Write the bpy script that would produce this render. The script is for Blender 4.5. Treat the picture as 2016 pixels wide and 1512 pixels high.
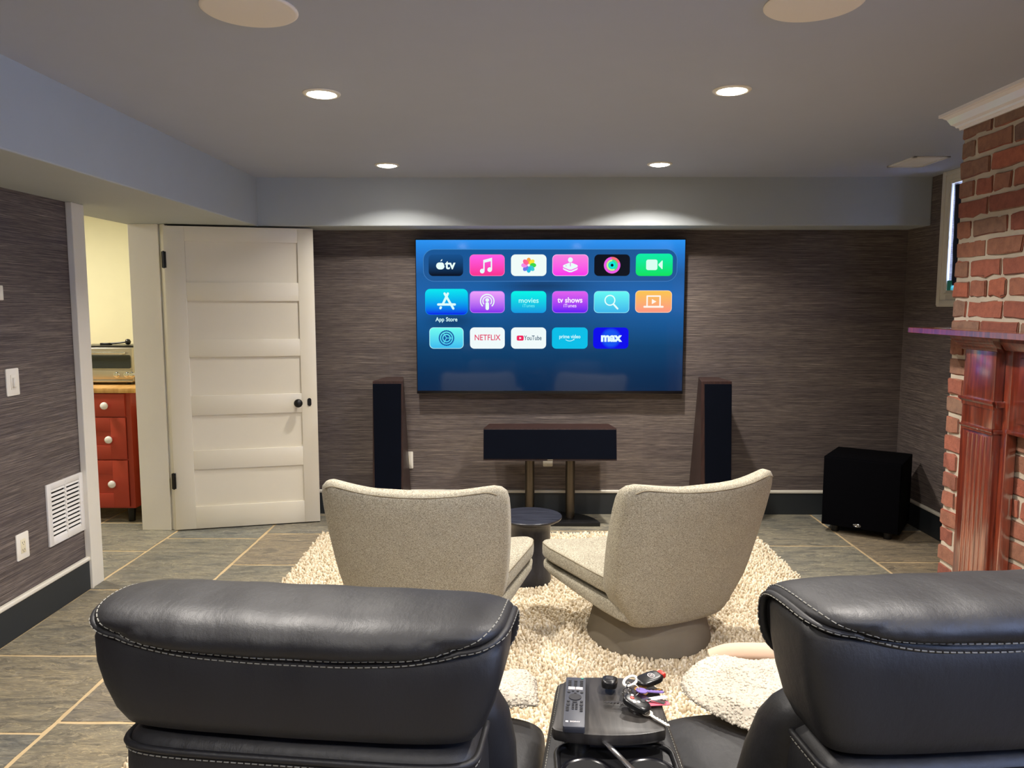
import bpy, bmesh, math, random
import numpy as np
from mathutils import Vector, Matrix

random.seed(7); rng = np.random.default_rng(11)
for o in list(bpy.data.objects): bpy.data.objects.remove(o)
SC = bpy.context.scene; COL = SC.collection
PI = math.pi

# ------------------------------------------------------------------ camera
cam = bpy.data.cameras.new('camera'); cam.sensor_width = 36; cam.lens = 36*1514/2016
cam.clip_start = .05; cam.clip_end = 60
camo = bpy.data.objects.new('camera', cam); COL.objects.link(camo)
camo.location = (0, 0, 1.51)
camo.rotation_euler = (PI/2-math.atan(156/1514), 0, .00854)
SC.camera = camo
# ------------------------------------------------------------------ colour, world, exposure
SC.view_settings.view_transform = 'Standard'
try: SC.view_settings.look = 'None'
except Exception: pass
SC.view_settings.gamma = 1; SC.view_settings.use_curve_mapping = False
SC.view_settings.exposure = 0.0
CAN_W = 14.0          # watts of one recessed lamp
LAMP_COL = (1.0, .935, .86)
W = bpy.data.worlds.new('daylight'); SC.world = W; W.use_nodes = True
wb = W.node_tree.nodes['Background']; wb.inputs[0].default_value = (.44, .58, 1, 1); wb.inputs[1].default_value = 24.0

# ------------------------------------------------------------------ helpers
def lin(r, g, b):
    f = lambda c: (c/255/12.92) if c/255 <= .04045 else ((c/255+.055)/1.055)**2.4
    return (f(r), f(g), f(b), 1)

class NT:
    def __init__(s, name):
        s.m = bpy.data.materials.new(name); s.m.use_nodes = True
        s.t = s.m.node_tree; s.b = s.t.nodes['Principled BSDF']
    def n(s, typ, **kw):
        nd = s.t.nodes.new(typ)
        for k, v in kw.items():
            if k in nd.inputs: nd.inputs[k].default_value = v
            else: setattr(nd, k, v)
        return nd
    def l(s, a, ao, b, bi): s.t.links.new(a.outputs[ao], b.inputs[bi])
    def coord(s, scale=(1, 1, 1), rot=(0, 0, 0)):
        tc = s.n('ShaderNodeTexCoord'); mp = s.n('ShaderNodeMapping')
        mp.inputs['Scale'].default_value = scale; mp.inputs['Rotation'].default_value = rot
        s.l(tc, 'Object', mp, 'Vector'); return mp
    def noise(s, mp, scale, detail=3, rough=.5):
        nz = s.n('ShaderNodeTexNoise'); nz.inputs['Scale'].default_value = scale
        nz.inputs['Detail'].default_value = detail; nz.inputs['Roughness'].default_value = rough
        if mp: s.l(mp, 'Vector', nz, 'Vector')
        return nz
    def ramp(s, src, out, stops):
        r = s.n('ShaderNodeValToRGB'); e = r.color_ramp.elements
        while len(e) < len(stops): e.new(.5)
        for i, (p, c) in enumerate(stops): e[i].position = p; e[i].color = c
        s.l(src, out, r, 'Fac'); return r
    def mix(s, fac, a, b, mode='MIX'):
        m = s.n('ShaderNodeMix', data_type='RGBA', blend_type=mode)
        def put(idx, v):
            if isinstance(v, tuple) and len(v) == 2 and not isinstance(v[0], (int, float)): s.t.links.new(v[0].outputs[v[1]], m.inputs[idx])
            else: m.inputs[idx].default_value = v
        put(0, fac); put(6, a); put(7, b); return m
    def bump(s, src, out, strength=.3, dist=.01):
        b = s.n('ShaderNodeBump'); b.inputs['Strength'].default_value = strength; b.inputs['Distance'].default_value = dist
        s.l(src, out, b, 'Height'); s.l(b, 'Normal', s.b, 'Normal'); return b
    def base(s, nd, out): s.l(nd, out, s.b, 'Base Color')
    def set(s, **kw):
        for k, v in kw.items(): s.b.inputs[k.replace('_', ' ')].default_value = v

def plain(name, col, rough=.5, metal=0, bump=0, bscale=200, var=.06, coat=0, spec=.5, **kw):
    t = NT(name); t.set(Roughness=rough, Metallic=metal)
    t.b.inputs['Specular IOR Level'].default_value = spec
    mp = t.coord(); nz = t.noise(mp, 6, 4)
    a = tuple(max(0, c*(1-var)) for c in col[:3])+(1,); b = tuple(min(1, c*(1+var)) for c in col[:3])+(1,)
    t.base(t.ramp(nz, 'Fac', [(.3, a), (.7, b)]), 'Color')
    if bump: t.bump(t.noise(mp, bscale, 4), 'Fac', bump, .002)
    if coat: t.b.inputs['Coat Weight'].default_value = coat; t.b.inputs['Coat Roughness'].default_value = kw.get('coat_rough', .05)
    if 'ior' in kw: t.b.inputs['IOR'].default_value = kw['ior']
    return t.m

def emit(name, col, strength):
    t = NT(name); t.set(Base_Color=(.8, .8, .8, 1), Roughness=.4)
    t.b.inputs['Emission Color'].default_value = col; t.b.inputs['Emission Strength'].default_value = strength
    return t.m

# ---- materials
def wallpaper_mat():
    t = NT('grasscloth'); t.set(Roughness=.62); t.b.inputs['Specular IOR Level'].default_value = .45
    mp = t.coord((2.2, 2.2, 210)); a = t.noise(mp, 1.0, 6, .7)
    mp2 = t.coord((11, 11, 620)); b = t.noise(mp2, 1.0, 3, .6)
    mp3 = t.coord((.8, .8, 9)); c = t.noise(mp3, 1.0, 3, .5)
    r1 = t.ramp(a, 'Fac', [(.30, lin(68, 61, 61)), (.46, lin(112, 102, 99)), (.58, lin(138, 127, 120)), (.72, lin(190, 180, 168))])
    r2 = t.ramp(b, 'Fac', [(.34, (.40, .40, .40, 1)), (.56, (1, 1, 1, 1)), (.72, (1.25, 1.2, 1.1, 1))])
    r3 = t.ramp(c, 'Fac', [(.3, (.72, .69, .72, 1)), (.7, (1, .97, .93, 1))])
    m = t.mix(1.0, (r1, 'Color'), (r2, 'Color'), 'MULTIPLY'); m2 = t.mix(1.0, (m, 2), (r3, 'Color'), 'MULTIPLY')
    # paper strips of slightly different tone
    tc = t.n('ShaderNodeTexCoord'); sp = t.n('ShaderNodeSeparateXYZ'); t.l(tc, 'Object', sp, 'Vector')
    ad = t.n('ShaderNodeMath', operation='ADD'); t.l(sp, 'X', ad, 0); t.l(sp, 'Y', ad, 1)
    dv = t.n('ShaderNodeMath', operation='DIVIDE'); t.l(ad, 0, dv, 0); dv.inputs[1].default_value = .91
    fl = t.n('ShaderNodeMath', operation='FLOOR'); t.l(dv, 0, fl, 0)
    wn = t.n('ShaderNodeTexWhiteNoise', noise_dimensions='1D'); t.l(fl, 0, wn, 'W')
    r4 = t.ramp(wn, 'Value', [(0, (.86, .86, .87, 1)), (1, (1, 1, 1, 1))])
    m3 = t.mix(1.0, (m2, 2), (r4, 'Color'), 'MULTIPLY'); t.base(m3, 2)
    h = t.mix(.4, (a, 'Fac'), (b, 'Fac')); t.bump(h, 2, .55, .004)
    return t.m

def slate_mat():
    t = NT('slate'); t.set(Roughness=.42); t.b.inputs['Specular IOR Level'].default_value = .45
    g = t.n('ShaderNodeNewGeometry')
    mp = t.coord((1, 1.0, 1)); mp2 = t.coord((1.0, 3.2, 1), (0, 0, .35))
    n1 = t.noise(mp, 2.2, 6, .6); n2 = t.noise(mp2, 5.5, 10, .66); n2.inputs['Distortion'].default_value = .9; n3 = t.noise(mp2, 26, 6, .7)
    rb = t.ramp(g, 'Random Per Island', [(0, lin(168, 156, 136)), (.25, lin(150, 143, 130)), (.5, lin(160, 156, 146)), (.75, lin(162, 146, 126)), (1, lin(146, 147, 144))])
    r1 = t.ramp(n1, 'Fac', [(.3, (.72, .76, .78, 1)), (.7, (1.1, 1.07, .98, 1))])
    m = t.mix(1.0, (rb, 'Color'), (r1, 'Color'), 'MULTIPLY')
    r2 = t.ramp(n2, 'Fac', [(.38, (.62, .64, .66, 1)), (.48, (.95, .95, .93, 1)), (.52, (1.12, 1.1, 1.0, 1)), (.56, (.9, .9, .88, 1)), (.7, (1.06, 1.06, 1.02, 1))])
    m2 = t.mix(.8, (m, 2), (r2, 'Color'), 'MULTIPLY')
    m2.inputs[0].default_value = 1
    n4 = t.noise(mp2, 3.2, 9, .62); n4.inputs['Distortion'].default_value = 2.0
    r4 = t.ramp(n4, 'Fac', [(.44, (1, 1, 1, 1)), (.485, (.72, .72, .72, 1)), (.5, (1.55, 1.5, 1.4, 1)), (.53, (1, 1, 1, 1)), (.60, (1, 1, 1, 1)), (.615, (1.4, 1.36, 1.28, 1)), (.64, (.92, .92, .92, 1))])
    r5 = t.ramp(n3, 'Fac', [(.3, (.8, .8, .8, 1)), (.7, (1.18, 1.18, 1.16, 1))])
    m2 = t.mix(1.0, (m2, 2), (r4, 'Color'), 'MULTIPLY'); m2 = t.mix(1.0, (m2, 2), (r5, 'Color'), 'MULTIPLY')
    t.base(m2, 2)
    h = t.mix(.3, (n2, 'Fac'), (n3, 'Fac')); t.bump(h, 2, 1.0, .035)
    rr = t.ramp(n3, 'Fac', [(.3, (.33,)*3+(1,)), (.7, (.62,)*3+(1,))]); t.l(rr, 'Color', t.b, 'Roughness')
    return t.m

def leather_mat():
    t = NT('black_leather'); t.b.inputs['Specular IOR Level'].default_value = .5
    mp = t.coord((1, 1, 1)); mpw = t.coord((1.0, .5, .5))
    v = t.n('ShaderNodeTexVoronoi', feature='DISTANCE_TO_EDGE'); v.inputs['Scale'].default_value = 420; t.l(mp, 'Vector', v, 'Vector')
    n = t.noise(mpw, 14, 5, .6); n3 = t.noise(mp, 60, 4, .6)
    t.base(t.ramp(n, 'Fac', [(.3, (.0095, .0092, .0105, 1)), (.7, (.014, .0135, .0145, 1))]), 'Color')
    rr = t.ramp(n, 'Fac', [(.3, (.47,)*3+(1,)), (.7, (.58,)*3+(1,))]); t.l(rr, 'Color', t.b, 'Roughness')
    b1 = t.n('ShaderNodeBump'); b1.inputs['Strength'].default_value = .25; b1.inputs['Distance'].default_value = .0006; t.l(v, 'Distance', b1, 'Height')
    b2 = t.n('ShaderNodeBump'); b2.inputs['Strength'].default_value = .45; b2.inputs['Distance'].default_value = .006; t.l(n, 'Fac', b2, 'Height'); t.l(b1, 'Normal', b2, 'Normal')
    b3 = t.n('ShaderNodeBump'); b3.inputs['Strength'].default_value = .3; b3.inputs['Distance'].default_value = .002; t.l(n3, 'Fac', b3, 'Height'); t.l(b2, 'Normal', b3, 'Normal')
    t.l(b3, 'Normal', t.b, 'Normal'); return t.m

def linen_mat(name='heather_linen'):
    t = NT(name); t.set(Roughness=.95); t.b.inputs['Specular IOR Level'].default_value = .15
    a = t.noise(t.coord((760, 760, 120)), 1, 2, .6); b = t.noise(t.coord((170, 170, 820)), 1, 2, .6); c = t.noise(t.coord(), 9, 3)
    m = t.mix(.5, (a, 'Fac'), (b, 'Fac'))
    r = t.ramp(m, 2, [(.36, lin(88, 82, 70)), (.5, lin(158, 151, 132)), (.62, lin(198, 191, 172))])
    r3 = t.ramp(c, 'Fac', [(.3, (.92, .92, .92, 1)), (.7, (1, 1, 1, 1))])
    t.base(t.mix(1.0, (r, 'Color'), (r3, 'Color'), 'MULTIPLY'), 2); t.bump(m, 2, .5, .0015)
    t.b.inputs['Sheen Weight'].default_value = .15
    return t.m

def wood_mat(name, c1, c2, c3, sc=(3, 30, 3), rough=.3, coat=0., spec=.5, cr=.08, ior=1.5):
    t = NT(name); t.set(Roughness=rough, IOR=ior); t.b.inputs['Specular IOR Level'].default_value = spec
    a = t.noise(t.coord(sc), 3, 6, .6)
    t.base(t.ramp(a, 'Fac', [(.3, c1), (.5, c2), (.72, c3)]), 'Color'); t.bump(a, 'Fac', .12, .002)
    t.b.inputs['Coat Weight'].default_value = coat; t.b.inputs['Coat Roughness'].default_value = cr
    if coat: t.b.inputs['Coat IOR'].default_value = 2.5
    return t.m

def brick_mat():
    t = NT('old_brick'); t.set(Roughness=.9)
    g = t.n('ShaderNodeNewGeometry')
    rb = t.ramp(g, 'Random Per Island', [(0, lin(134, 78, 64)), (.2, lin(162, 96, 76)), (.4, lin(152, 104, 82)), (.6, lin(138, 108, 90)), (.8, lin(170, 98, 74)), (1, lin(116, 92, 82))])
    mp = t.coord(); n = t.noise(mp, 28, 6, .65); n2 = t.noise(mp, 130, 5, .7)
    r = t.ramp(n, 'Fac', [(.3, (.72, .70, .72, 1)), (.55, (1, 1, 1, 1)), (.75, (1.18, 1.12, 1.05, 1))])
    t.base(t.mix(1.0, (rb, 'Color'), (r, 'Color'), 'MULTIPLY'), 2)
    h = t.mix(.5, (n, 'Fac'), (n2, 'Fac')); t.bump(h, 2, .8, .006)
    return t.m

def screen_mat(name, gloss):
    t = NT(name)
    at = t.n('ShaderNodeAttribute', attribute_name='Col')
    t.set(Base_Color=(.004, .004, .005, 1), Roughness=.07 if gloss else .5)
    t.b.inputs['Specular IOR Level'].default_value = .5 if gloss else 0
    t.l(at, 'Color', t.b, 'Emission Color'); t.b.inputs['Emission Strength'].default_value = 1.0
    return t.m

M = {}
M['paper'] = wallpaper_mat(); M['slate'] = slate_mat(); M['leather'] = leather_mat(); M['linen'] = linen_mat()
M['linen_base'] = plain('grey_linen_plinth', lin(124, 116, 102), .95, bump=.5, bscale=600, var=.10, spec=.1)
M['grout'] = plain('sand_grout', lin(196, 172, 132), .9, bump=.5, bscale=90, var=.12)
M['ceiling'] = plain('ceiling_paint', lin(167, 172, 186), .8, bump=.05, bscale=300, var=.01)
M['soffit'] = plain('soffit_paint', lin(172, 178, 181), .7, bump=.05, bscale=300, var=.01)
M['white'] = plain('white_trim_paint', lin(226, 220, 205), .38, bump=.04, bscale=60, var=.015)
M['door'] = plain('door_paint', lin(228, 221, 203), .35, bump=.05, bscale=50, var=.01)
M['plate'] = plain('white_plastic', lin(236, 230, 216), .35, var=.01)
M['ivory'] = plain('ivory_plastic', lin(228, 218, 186), .4, var=.01)
M['darkbase'] = plain('charcoal_baseboard', lin(40, 44, 47), .5, var=.05)
M['yellow'] = plain('cream_wall', lin(228, 222, 186), .75, var=.02)
M['black'] = plain('black_iron', lin(22, 20, 20), .4, metal=.3)
M['grille'] = plain('speaker_grille_cloth', (.0022, .0034, .0080, 1), .95, bump=.6, bscale=900, spec=.08)
M['bezel'] = plain('bezel_black', (.004, .004, .006, 1), .3)
M['sub'] = plain('subwoofer_vinyl', (.0012, .0012, .0022, 1), .9, bump=.3, bscale=500, spec=.06)
M['rosewood'] = wood_mat('rosewood', lin(38, 25, 23), lin(52, 34, 31), lin(68, 46, 41), (30, 30, 2), .4)
M['bronze'] = plain('bronze_tube', lin(92, 84, 74), .34, metal=.9)
M['dkwood'] = wood_mat('black_ash', (.006, .006, .009, 1), (.016, .017, .026, 1), (.03, .032, .045, 1), (3, 22, 3), .38)
M['traywood'] = wood_mat('tray_ash', (.016, .014, .013, 1), (.028, .025, .023, 1), (.045, .040, .036, 1), (26, 3, 3), .42)
M['mahogany'] = wood_mat('mahogany_varnish', lin(84, 26, 14), lin(118, 42, 20), lin(150, 62, 30), (22, 22, 2), .30, 1.0, .5, .15, 1.7)
M['mortar'] = plain('lime_mortar', lin(190, 178, 160), .95, bump=.9, bscale=70, var=.12)
M['brick'] = brick_mat()
M['red'] = plain('red_cabinet_paint', lin(168, 56, 36), .45, var=.04)
M['butcher'] = wood_mat('butcher_block', lin(176, 128, 66), lin(204, 156, 88), lin(222, 178, 110), (8, 2, 2), .45)
M['steel'] = plain('brushed_steel', lin(190, 182, 170), .3, metal=.9, bump=.1, bscale=200)
M['chrome'] = plain('chrome', lin(220, 220, 222), .12, metal=1)
M['ceramic'] = plain('white_ceramic', lin(240, 236, 228), .2)
M['glassdk'] = plain('dark_oven_glass', (.02, .025, .025, 1), .08)
M['wool'] = plain('ivory_wool', lin(238, 224, 196), .95, var=.10, spec=.1)
M['sherpa'] = plain('sherpa_white', lin(188, 179, 164), .95, var=.06, spec=.1)
M['peach'] = plain('peach_fleece', lin(200, 172, 148), .9, spec=.1)
M['thread'] = plain('grey_thread', lin(118, 116, 108), .7)
M['plastic'] = plain('black_plastic', (.008, .008, .009, 1), .3, spec=.5)
M['cup'] = plain('cupholder_black', (.004, .004, .006, 1), .25)
M['remote'] = plain('remote_grey', lin(58, 60, 68), .42)
M['rubber'] = plain('button_rubber', (.012, .012, .016, 1), .6)
M['btnwhite'] = plain('button_white', lin(225, 215, 215), .5)
M['redp'] = plain('red_button', lin(205, 50, 40), .4)
M['teal'] = plain('teal_plastic', lin(60, 165, 150), .4)
M['pink'] = plain('pink_card', lin(205, 90, 110), .5)
M['brass'] = plain('brass_key', lin(170, 130, 80), .3, metal=.9)
M['purple'] = plain('violet_metal', lin(120, 100, 170), .35, metal=.5)
M['dkcloth'] = plain('navy_curtain', (.01, .013, .035, 1), .9)
M['vent'] = plain('white_enamel', lin(228, 224, 218), .4)
M['void'] = plain('duct_black', (.004, .004, .004, 1), .9)
M['lens'] = emit('lamp_lens', (1, .93, .80, 1), 26)
M['spkcover'] = plain('ceiling_speaker_mesh', lin(226, 218, 208), .8, bump=.2, bscale=900, var=.01)
M['crown'] = plain('crown_paint', lin(242, 236, 234), .22, coat=.4, var=.01)
M['screen'] = screen_mat('screen_picture', True); M['ui'] = screen_mat('screen_icons', False)
def glass_mat():
    t = NT('window_glass'); t.set(Base_Color=(1, 1, 1, 1), Roughness=0, IOR=1.45); t.b.inputs['Transmission Weight'].default_value = 1; return t.m
M['glass'] = glass_mat()

# ---- geometry
def B(): return bmesh.new()
def merge(bm, tb, mi=0, mat=None):
    for f in tb.faces: f.material_index = mi
    if mat is not None: bmesh.ops.transform(tb, matrix=mat, verts=tb.verts)
    me = bpy.data.meshes.new('t'); tb.to_mesh(me); tb.free(); bm.from_mesh(me); bpy.data.meshes.remove(me); return bm
def box(bm, lo, hi, bev=0, seg=2, mi=0, mat=None):
    tb = B(); bmesh.ops.create_cube(tb, size=1)
    lo = Vector(lo); hi = Vector(hi); c = (lo+hi)/2; d = hi-lo
    for v in tb.verts: v.co = Vector((v.co.x*d.x, v.co.y*d.y, v.co.z*d.z))+c
    if bev: bmesh.ops.bevel(tb, geom=list(tb.edges), offset=min(bev, abs(min(d))*.49), segments=seg, profile=.5, affect='EDGES')
    return merge(bm, tb, mi, mat)
def poly_prism(bm, pts, axis, a, b, mi=0, bev=0, mat=None):
    """pts: 2-D outline in the plane normal to axis; extruded from a to b"""
    tb = B()
    def P(p, t): return {0: (t, p[0], p[1]), 1: (p[0], t, p[1]), 2: (p[0], p[1], t)}[axis]
    v1 = [tb.verts.new(P(p, a)) for p in pts]; v2 = [tb.verts.new(P(p, b)) for p in pts]
    tb.faces.new(v1); tb.faces.new(v2[::-1]); n = len(pts)
    for i in range(n): tb.faces.new((v1[i], v2[i], v2[(i+1) % n], v1[(i+1) % n]))
    bmesh.ops.recalc_face_normals(tb, faces=tb.faces)
    if bev: bmesh.ops.bevel(tb, geom=list(tb.edges), offset=bev, segments=2, profile=.5, affect='EDGES')
    return merge(bm, tb, mi, mat)
def loft(bm, rings, caps=True, mi=0, closed=True, mat=None):
    tb = B(); R = [[tb.verts.new(p) for p in r] for r in rings]; n = len(rings[0])
    for i in range(len(R)-1):
        for j in range(n if closed else n-1):
            try: tb.faces.new((R[i][j], R[i][(j+1) % n], R[i+1][(j+1) % n], R[i+1][j]))
            except ValueError: pass
    if caps and closed:
        tb.faces.new(R[0][::-1]); tb.faces.new(R[-1])
    bmesh.ops.recalc_face_normals(tb, faces=tb.faces)
    return merge(bm, tb, mi, mat)
def lathe(bm, prof, c=(0, 0, 0), seg=32, mi=0, mat=None, axis='z'):
    rings = []
    for r, z in prof:
        rg = []
        for k in range(seg):
            a = 2*PI*k/seg; x, y = r*math.cos(a), r*math.sin(a)
            p = {'z': (x, y, z), 'y': (x, z, y), 'x': (z, x, y)}[axis]
            rg.append((p[0]+c[0], p[1]+c[1], p[2]+c[2]))
        rings.append(rg)
    return loft(bm, rings, True, mi, True, mat)
def tube(bm, pts, r, seg=8, mi=0, closed=False, flat=1.0):
    pts = [Vector(p) for p in pts]; n = len(pts); rings = []; up = Vector((0, 0, 1)); prev = None
    for i, p in enumerate(pts):
        if closed: d = pts[(i+1) % n]-pts[i-1]
        else: d = pts[min(i+1, n-1)]-pts[max(i-1, 0)]
        d.normalize()
        if prev is None:
            u = up if abs(d.z) < .9 else Vector((1, 0, 0)); a = d.cross(u).normalized()
        else:
            a = (prev-d*prev.dot(d)).normalized()
        prev = a; b = d.cross(a)
        rings.append([tuple(p+a*r*math.cos(2*PI*k/seg)+b*r*flat*math.sin(2*PI*k/seg)) for k in range(seg)])
    if closed: rings.append(rings[0]); return loft(bm, rings, False, mi)
    return loft(bm, rings, True, mi)
def srect(hw, hd, n=4., k=40):
    out = []
    for i in range(k):
        a = 2*PI*i/k; c, s = math.cos(a), math.sin(a)
        out.append((hw*math.copysign(abs(c)**(2/n), c), hd*math.copysign(abs(s)**(2/n), s)))
    return out
def rrect(w, h, r, k=6):
    pts = []
    for cx, cy, a0 in ((w/2-r, h/2-r, 0), (-w/2+r, h/2-r, 90), (-w/2+r, -h/2+r, 180), (w/2-r, -h/2+r, 270)):
        for i in range(k+1):
            a = math.radians(a0+90*i/k); pts.append((cx+r*math.cos(a), cy+r*math.sin(a)))
    return pts

def thing(name, label, cat, loc=(0, 0, 0), rz=0, group=None, kind=None):
    o = bpy.data.objects.new(name, None); COL.objects.link(o); o.location = loc; o.rotation_euler = (0, 0, rz); o.empty_display_size = .1
    if kind: o['kind'] = kind
    if label: o['label'] = label
    if cat: o['category'] = cat
    if group: o['group'] = group
    return o
def obj(name, bm, mats, parent=None, smooth=25, label=None, world=False, kind=None):
    """links the bmesh as one object; world=True means the verts are in world space"""
    if world and parent is not None:
        root = parent; mw = Matrix.Identity(4); chain = []
        while root is not None: chain.append(root); root = root.parent
        for c in chain[::-1]: mw = mw @ (Matrix.Translation(c.location) @ c.rotation_euler.to_matrix().to_4x4())
        bmesh.ops.transform(bm, matrix=mw.inverted(), verts=bm.verts)
    me = bpy.data.meshes.new(name); bm.to_mesh(me); bm.free()
    if smooth is not None:
        for p in me.polygons: p.use_smooth = True
        me.set_sharp_from_angle(angle=math.radians(smooth))
    for m in (mats if isinstance(mats, (list, tuple)) else [mats]): me.materials.append(M[m] if isinstance(m, str) else m)
    o = bpy.data.objects.new(name, me); COL.objects.link(o)
    if parent is not None: o.parent = parent
    if label: o['label'] = label
    if kind: o['kind'] = kind
    return o
def struct(name, bm, mats, parent=None, smooth=None, label=None):
    o = obj(name, bm, mats, parent, smooth, label)
    if parent is None: o['kind'] = 'structure'
    return o
def tag(o, label, cat, group=None):
    o['label'] = label; o['category'] = cat
    if group: o['group'] = group
    return o
def copy_tree(o, parent=None):
    c = o.copy(); COL.objects.link(c); c.parent = parent
    for ch in list(o.children): copy_tree(ch, c)
    return c
def text_bm(bm, body, size, x, y, z, bold=0., mi=0, sx=1., face='-y', depth=0):
    cu = bpy.data.curves.new('txt', 'FONT'); cu.body = body; cu.size = size; cu.align_x = 'CENTER'; cu.align_y = 'CENTER'; cu.offset = bold; cu.extrude = depth; cu.resolution_u = 4
    ob = bpy.data.objects.new('txt', cu); COL.objects.link(ob)
    me = bpy.data.meshes.new_from_object(ob.evaluated_get(bpy.context.evaluated_depsgraph_get()))
    bpy.data.objects.remove(ob); bpy.data.curves.remove(cu)
    tb = B(); tb.from_mesh(me); bpy.data.meshes.remove(me)
    m = Matrix.Translation((x, y, z)) @ (Matrix.Rotation(PI/2, 4, 'X') if face == '-y' else Matrix.Identity(4)) @ Matrix.Diagonal((sx, 1, 1, 1))
    return merge(bm, tb, mi, m)

# ================================================================== ROOM
XL, XLO, XR, YB, ZC, ZS = -2.305, -2.53, 2.72, 5.475, 2.345, 2.03
YN = -3.2
# floor : slate tiles over a grout bed
bm = B(); box(bm, (-5, YN-.1, -.06), (XR+.1, 7.2, -.002), mi=1)
xs = [-5, -4.2, -3.55, -2.9, -2.29, -1.68, -1.07, -.46, .15, .76, 1.45, 2.11, 2.75]
fixed = {4: [2.567, 3.17, 3.945, 4.85], 5: [3.1, 4.345], 3: [2.9, 3.6, 4.59, 5.2], 10: [3.8, 4.725], 11: [3.5, 4.42, 5.05]}
G = .009
for ci in range(len(xs)-1):
    ys = list(fixed.get(ci, []))
    if not ys: ys = [4.0+random.uniform(-.3, .3)]
    while ys[0] > YN: ys.insert(0, ys[0]-random.choice([.61, .46, .92, .61]))
    while ys[-1] < 7.1: ys.append(ys[-1]+random.choice([.61, .46, .92, .61]))
    for y0, y1 in zip(ys[:-1], ys[1:]):
        a0, a1, b0, b1 = xs[ci]+G, xs[ci+1]-G, y0+G, y1-G
        k = max(2, int((a1-a0)/.06)); l = max(2, int((b1-b0)/.06)); ring = []
        for i in range(k): ring.append((a0+(a1-a0)*i/k, b0))
        for i in range(l): ring.append((a1, b0+(b1-b0)*i/l))
        for i in range(k): ring.append((a1-(a1-a0)*i/k, b1))
        for i in range(l): ring.append((a0, b1-(b1-b0)*i/l))
        ring = [(p[0]+random.uniform(-.0025, .0025), p[1]+random.uniform(-.0025, .0025)) for p in ring]
        vs = [bm.verts.new((p[0], p[1], 0)) for p in ring]; f = bm.faces.new(vs); f.material_index = 0
        vo = [bm.verts.new((p[0], p[1], -.004)) for p in ring]
        for i in range(len(vs)):
            j = (i+1) % len(vs); bm.faces.new((vo[i], vo[j], vs[j], vs[i]))
bmesh.ops.recalc_face_normals(bm, faces=bm.faces)
struct('floor', bm, ['slate', 'grout'])
# ceiling
bm = B(); box(bm, (XLO-2.3, YN-.1, ZC), (XR+.15, 7.2, ZC+.08)); struct('ceiling', bm, 'ceiling')
# back wall (wallpaper)
bm = B(); box(bm, (XLO, YB, 0), (XR+.1, YB+.12, ZC)); struct('wall_back', bm, 'paper')
bm = B(); box(bm, (XLO, YN-.1, 0), (XR+.1, YN, ZC)); struct('wall_near', bm, 'paper')
# left wall with the doorway
YD0, YD1 = 4.08, 5.03
bm = B(); box(bm, (XLO, YN, 0), (XL, YD0-.02, ZC)); box(bm, (XLO, YD1+.02, 0), (XL, YB, ZC)); box(bm, (XLO+.001, YD0-.02, ZS+.005), (XL-.001, YD1+.02, ZC))
struct('wall_left', bm, 'paper')
# right wall with window opening
WY0, WY1, WZ0, WZ1 = 4.10, 4.925, 1.60, 2.262
VY0, VY1 = -1.7, .5      # added high window out of view, camera side of chimney, for cool daylight
bm = B(); box(bm, (XR, YN, 0), (XR+.03, VY0, ZC)); box(bm, (XR, VY1, 0), (XR+.03, WY0, ZC)); box(bm, (XR, VY0, 0), (XR+.03, VY1, WZ0)); box(bm, (XR, VY0, WZ1), (XR+.03, VY1, ZC)); box(bm, (XR, WY1, 0), (XR+.03, YB, ZC)); box(bm, (XR, WY0, 0), (XR+.03, WY1, WZ0)); box(bm, (XR, WY0, WZ1), (XR+.03, WY1, ZC))
struct('wall_right', bm, 'paper')
# soffits
bm = B(); box(bm, (XLO-.02, YN, ZS), (-1.735, YB, ZC+.01), .006)
struct('trim_1', bm, 'soffit', label='pale grey soffit running along left wall')
bm = B(); box(bm, (-1.74, 5.18, ZS), (XR, YB, ZC+.01), .006)
struct('trim_2', bm, 'soffit', label='pale grey soffit across the back wall above television')
# baseboards
def baseboard(name, lo, hi, d):
    bm = B(); box(bm, lo, (hi[0], hi[1], .157), .002)
    lo2 = [lo[0], lo[1], .155]; hi2 = [hi[0], hi[1], .177]
    for i, s in d: (lo2 if s < 0 else hi2)[i] += s*.006
    box(bm, lo2, hi2, .007, 3, mi=1)
    o = struct(name, bm, ['darkbase', 'white'])
baseboard('baseboard_left', (XL, YN, 0), (XL+.02, 3.965, 0), [(0, 1)])
baseboard('baseboard_back', (-1.6+(-.7), YB-.02, 0), (XR, YB, 0), [(1, -1)])
baseboard('baseboard_right', (XR-.02, 3.47, 0), (XR, YB-.02, 0), [(0, -1)])
# ---- door frame and casings in left wall
bm = B()
box(bm, (XL-.01, 3.966, 0), (-2.279, 4.082, ZS), .003)              # near casing
box(bm, (XL, 3.958, 0), (-2.272, 3.972, ZS), .003)
box(bm, (XLO, 4.06, 0), (-2.285, 4.08, ZS), .002)
struct('trim_3', bm, 'white', label='white door casing at near side of doorway')
bm = B()
box(bm, (XLO, YD1-.002, 0), (-2.335, YD1+.03, ZS), .002)
box(bm, (-2.332, YD1+.012, 0), (-2.318, YD1+.04, ZS), .002)
box(bm, (-2.318, YD1+.000, 0), (-2.29, YD1+.04, ZS), .003)
struct('trim_4', bm, 'white', label='white wall end and hinge jamb at far side of doorway')
# strike plate on near jamb
bm = B(); box(bm, (-2.30, 4.078, .84), (-2.29, 4.084, .95)); tag(obj('strike_plate', bm, 'black'), 'small dark strike plate set in the near door jamb', 'strike plate')

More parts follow.
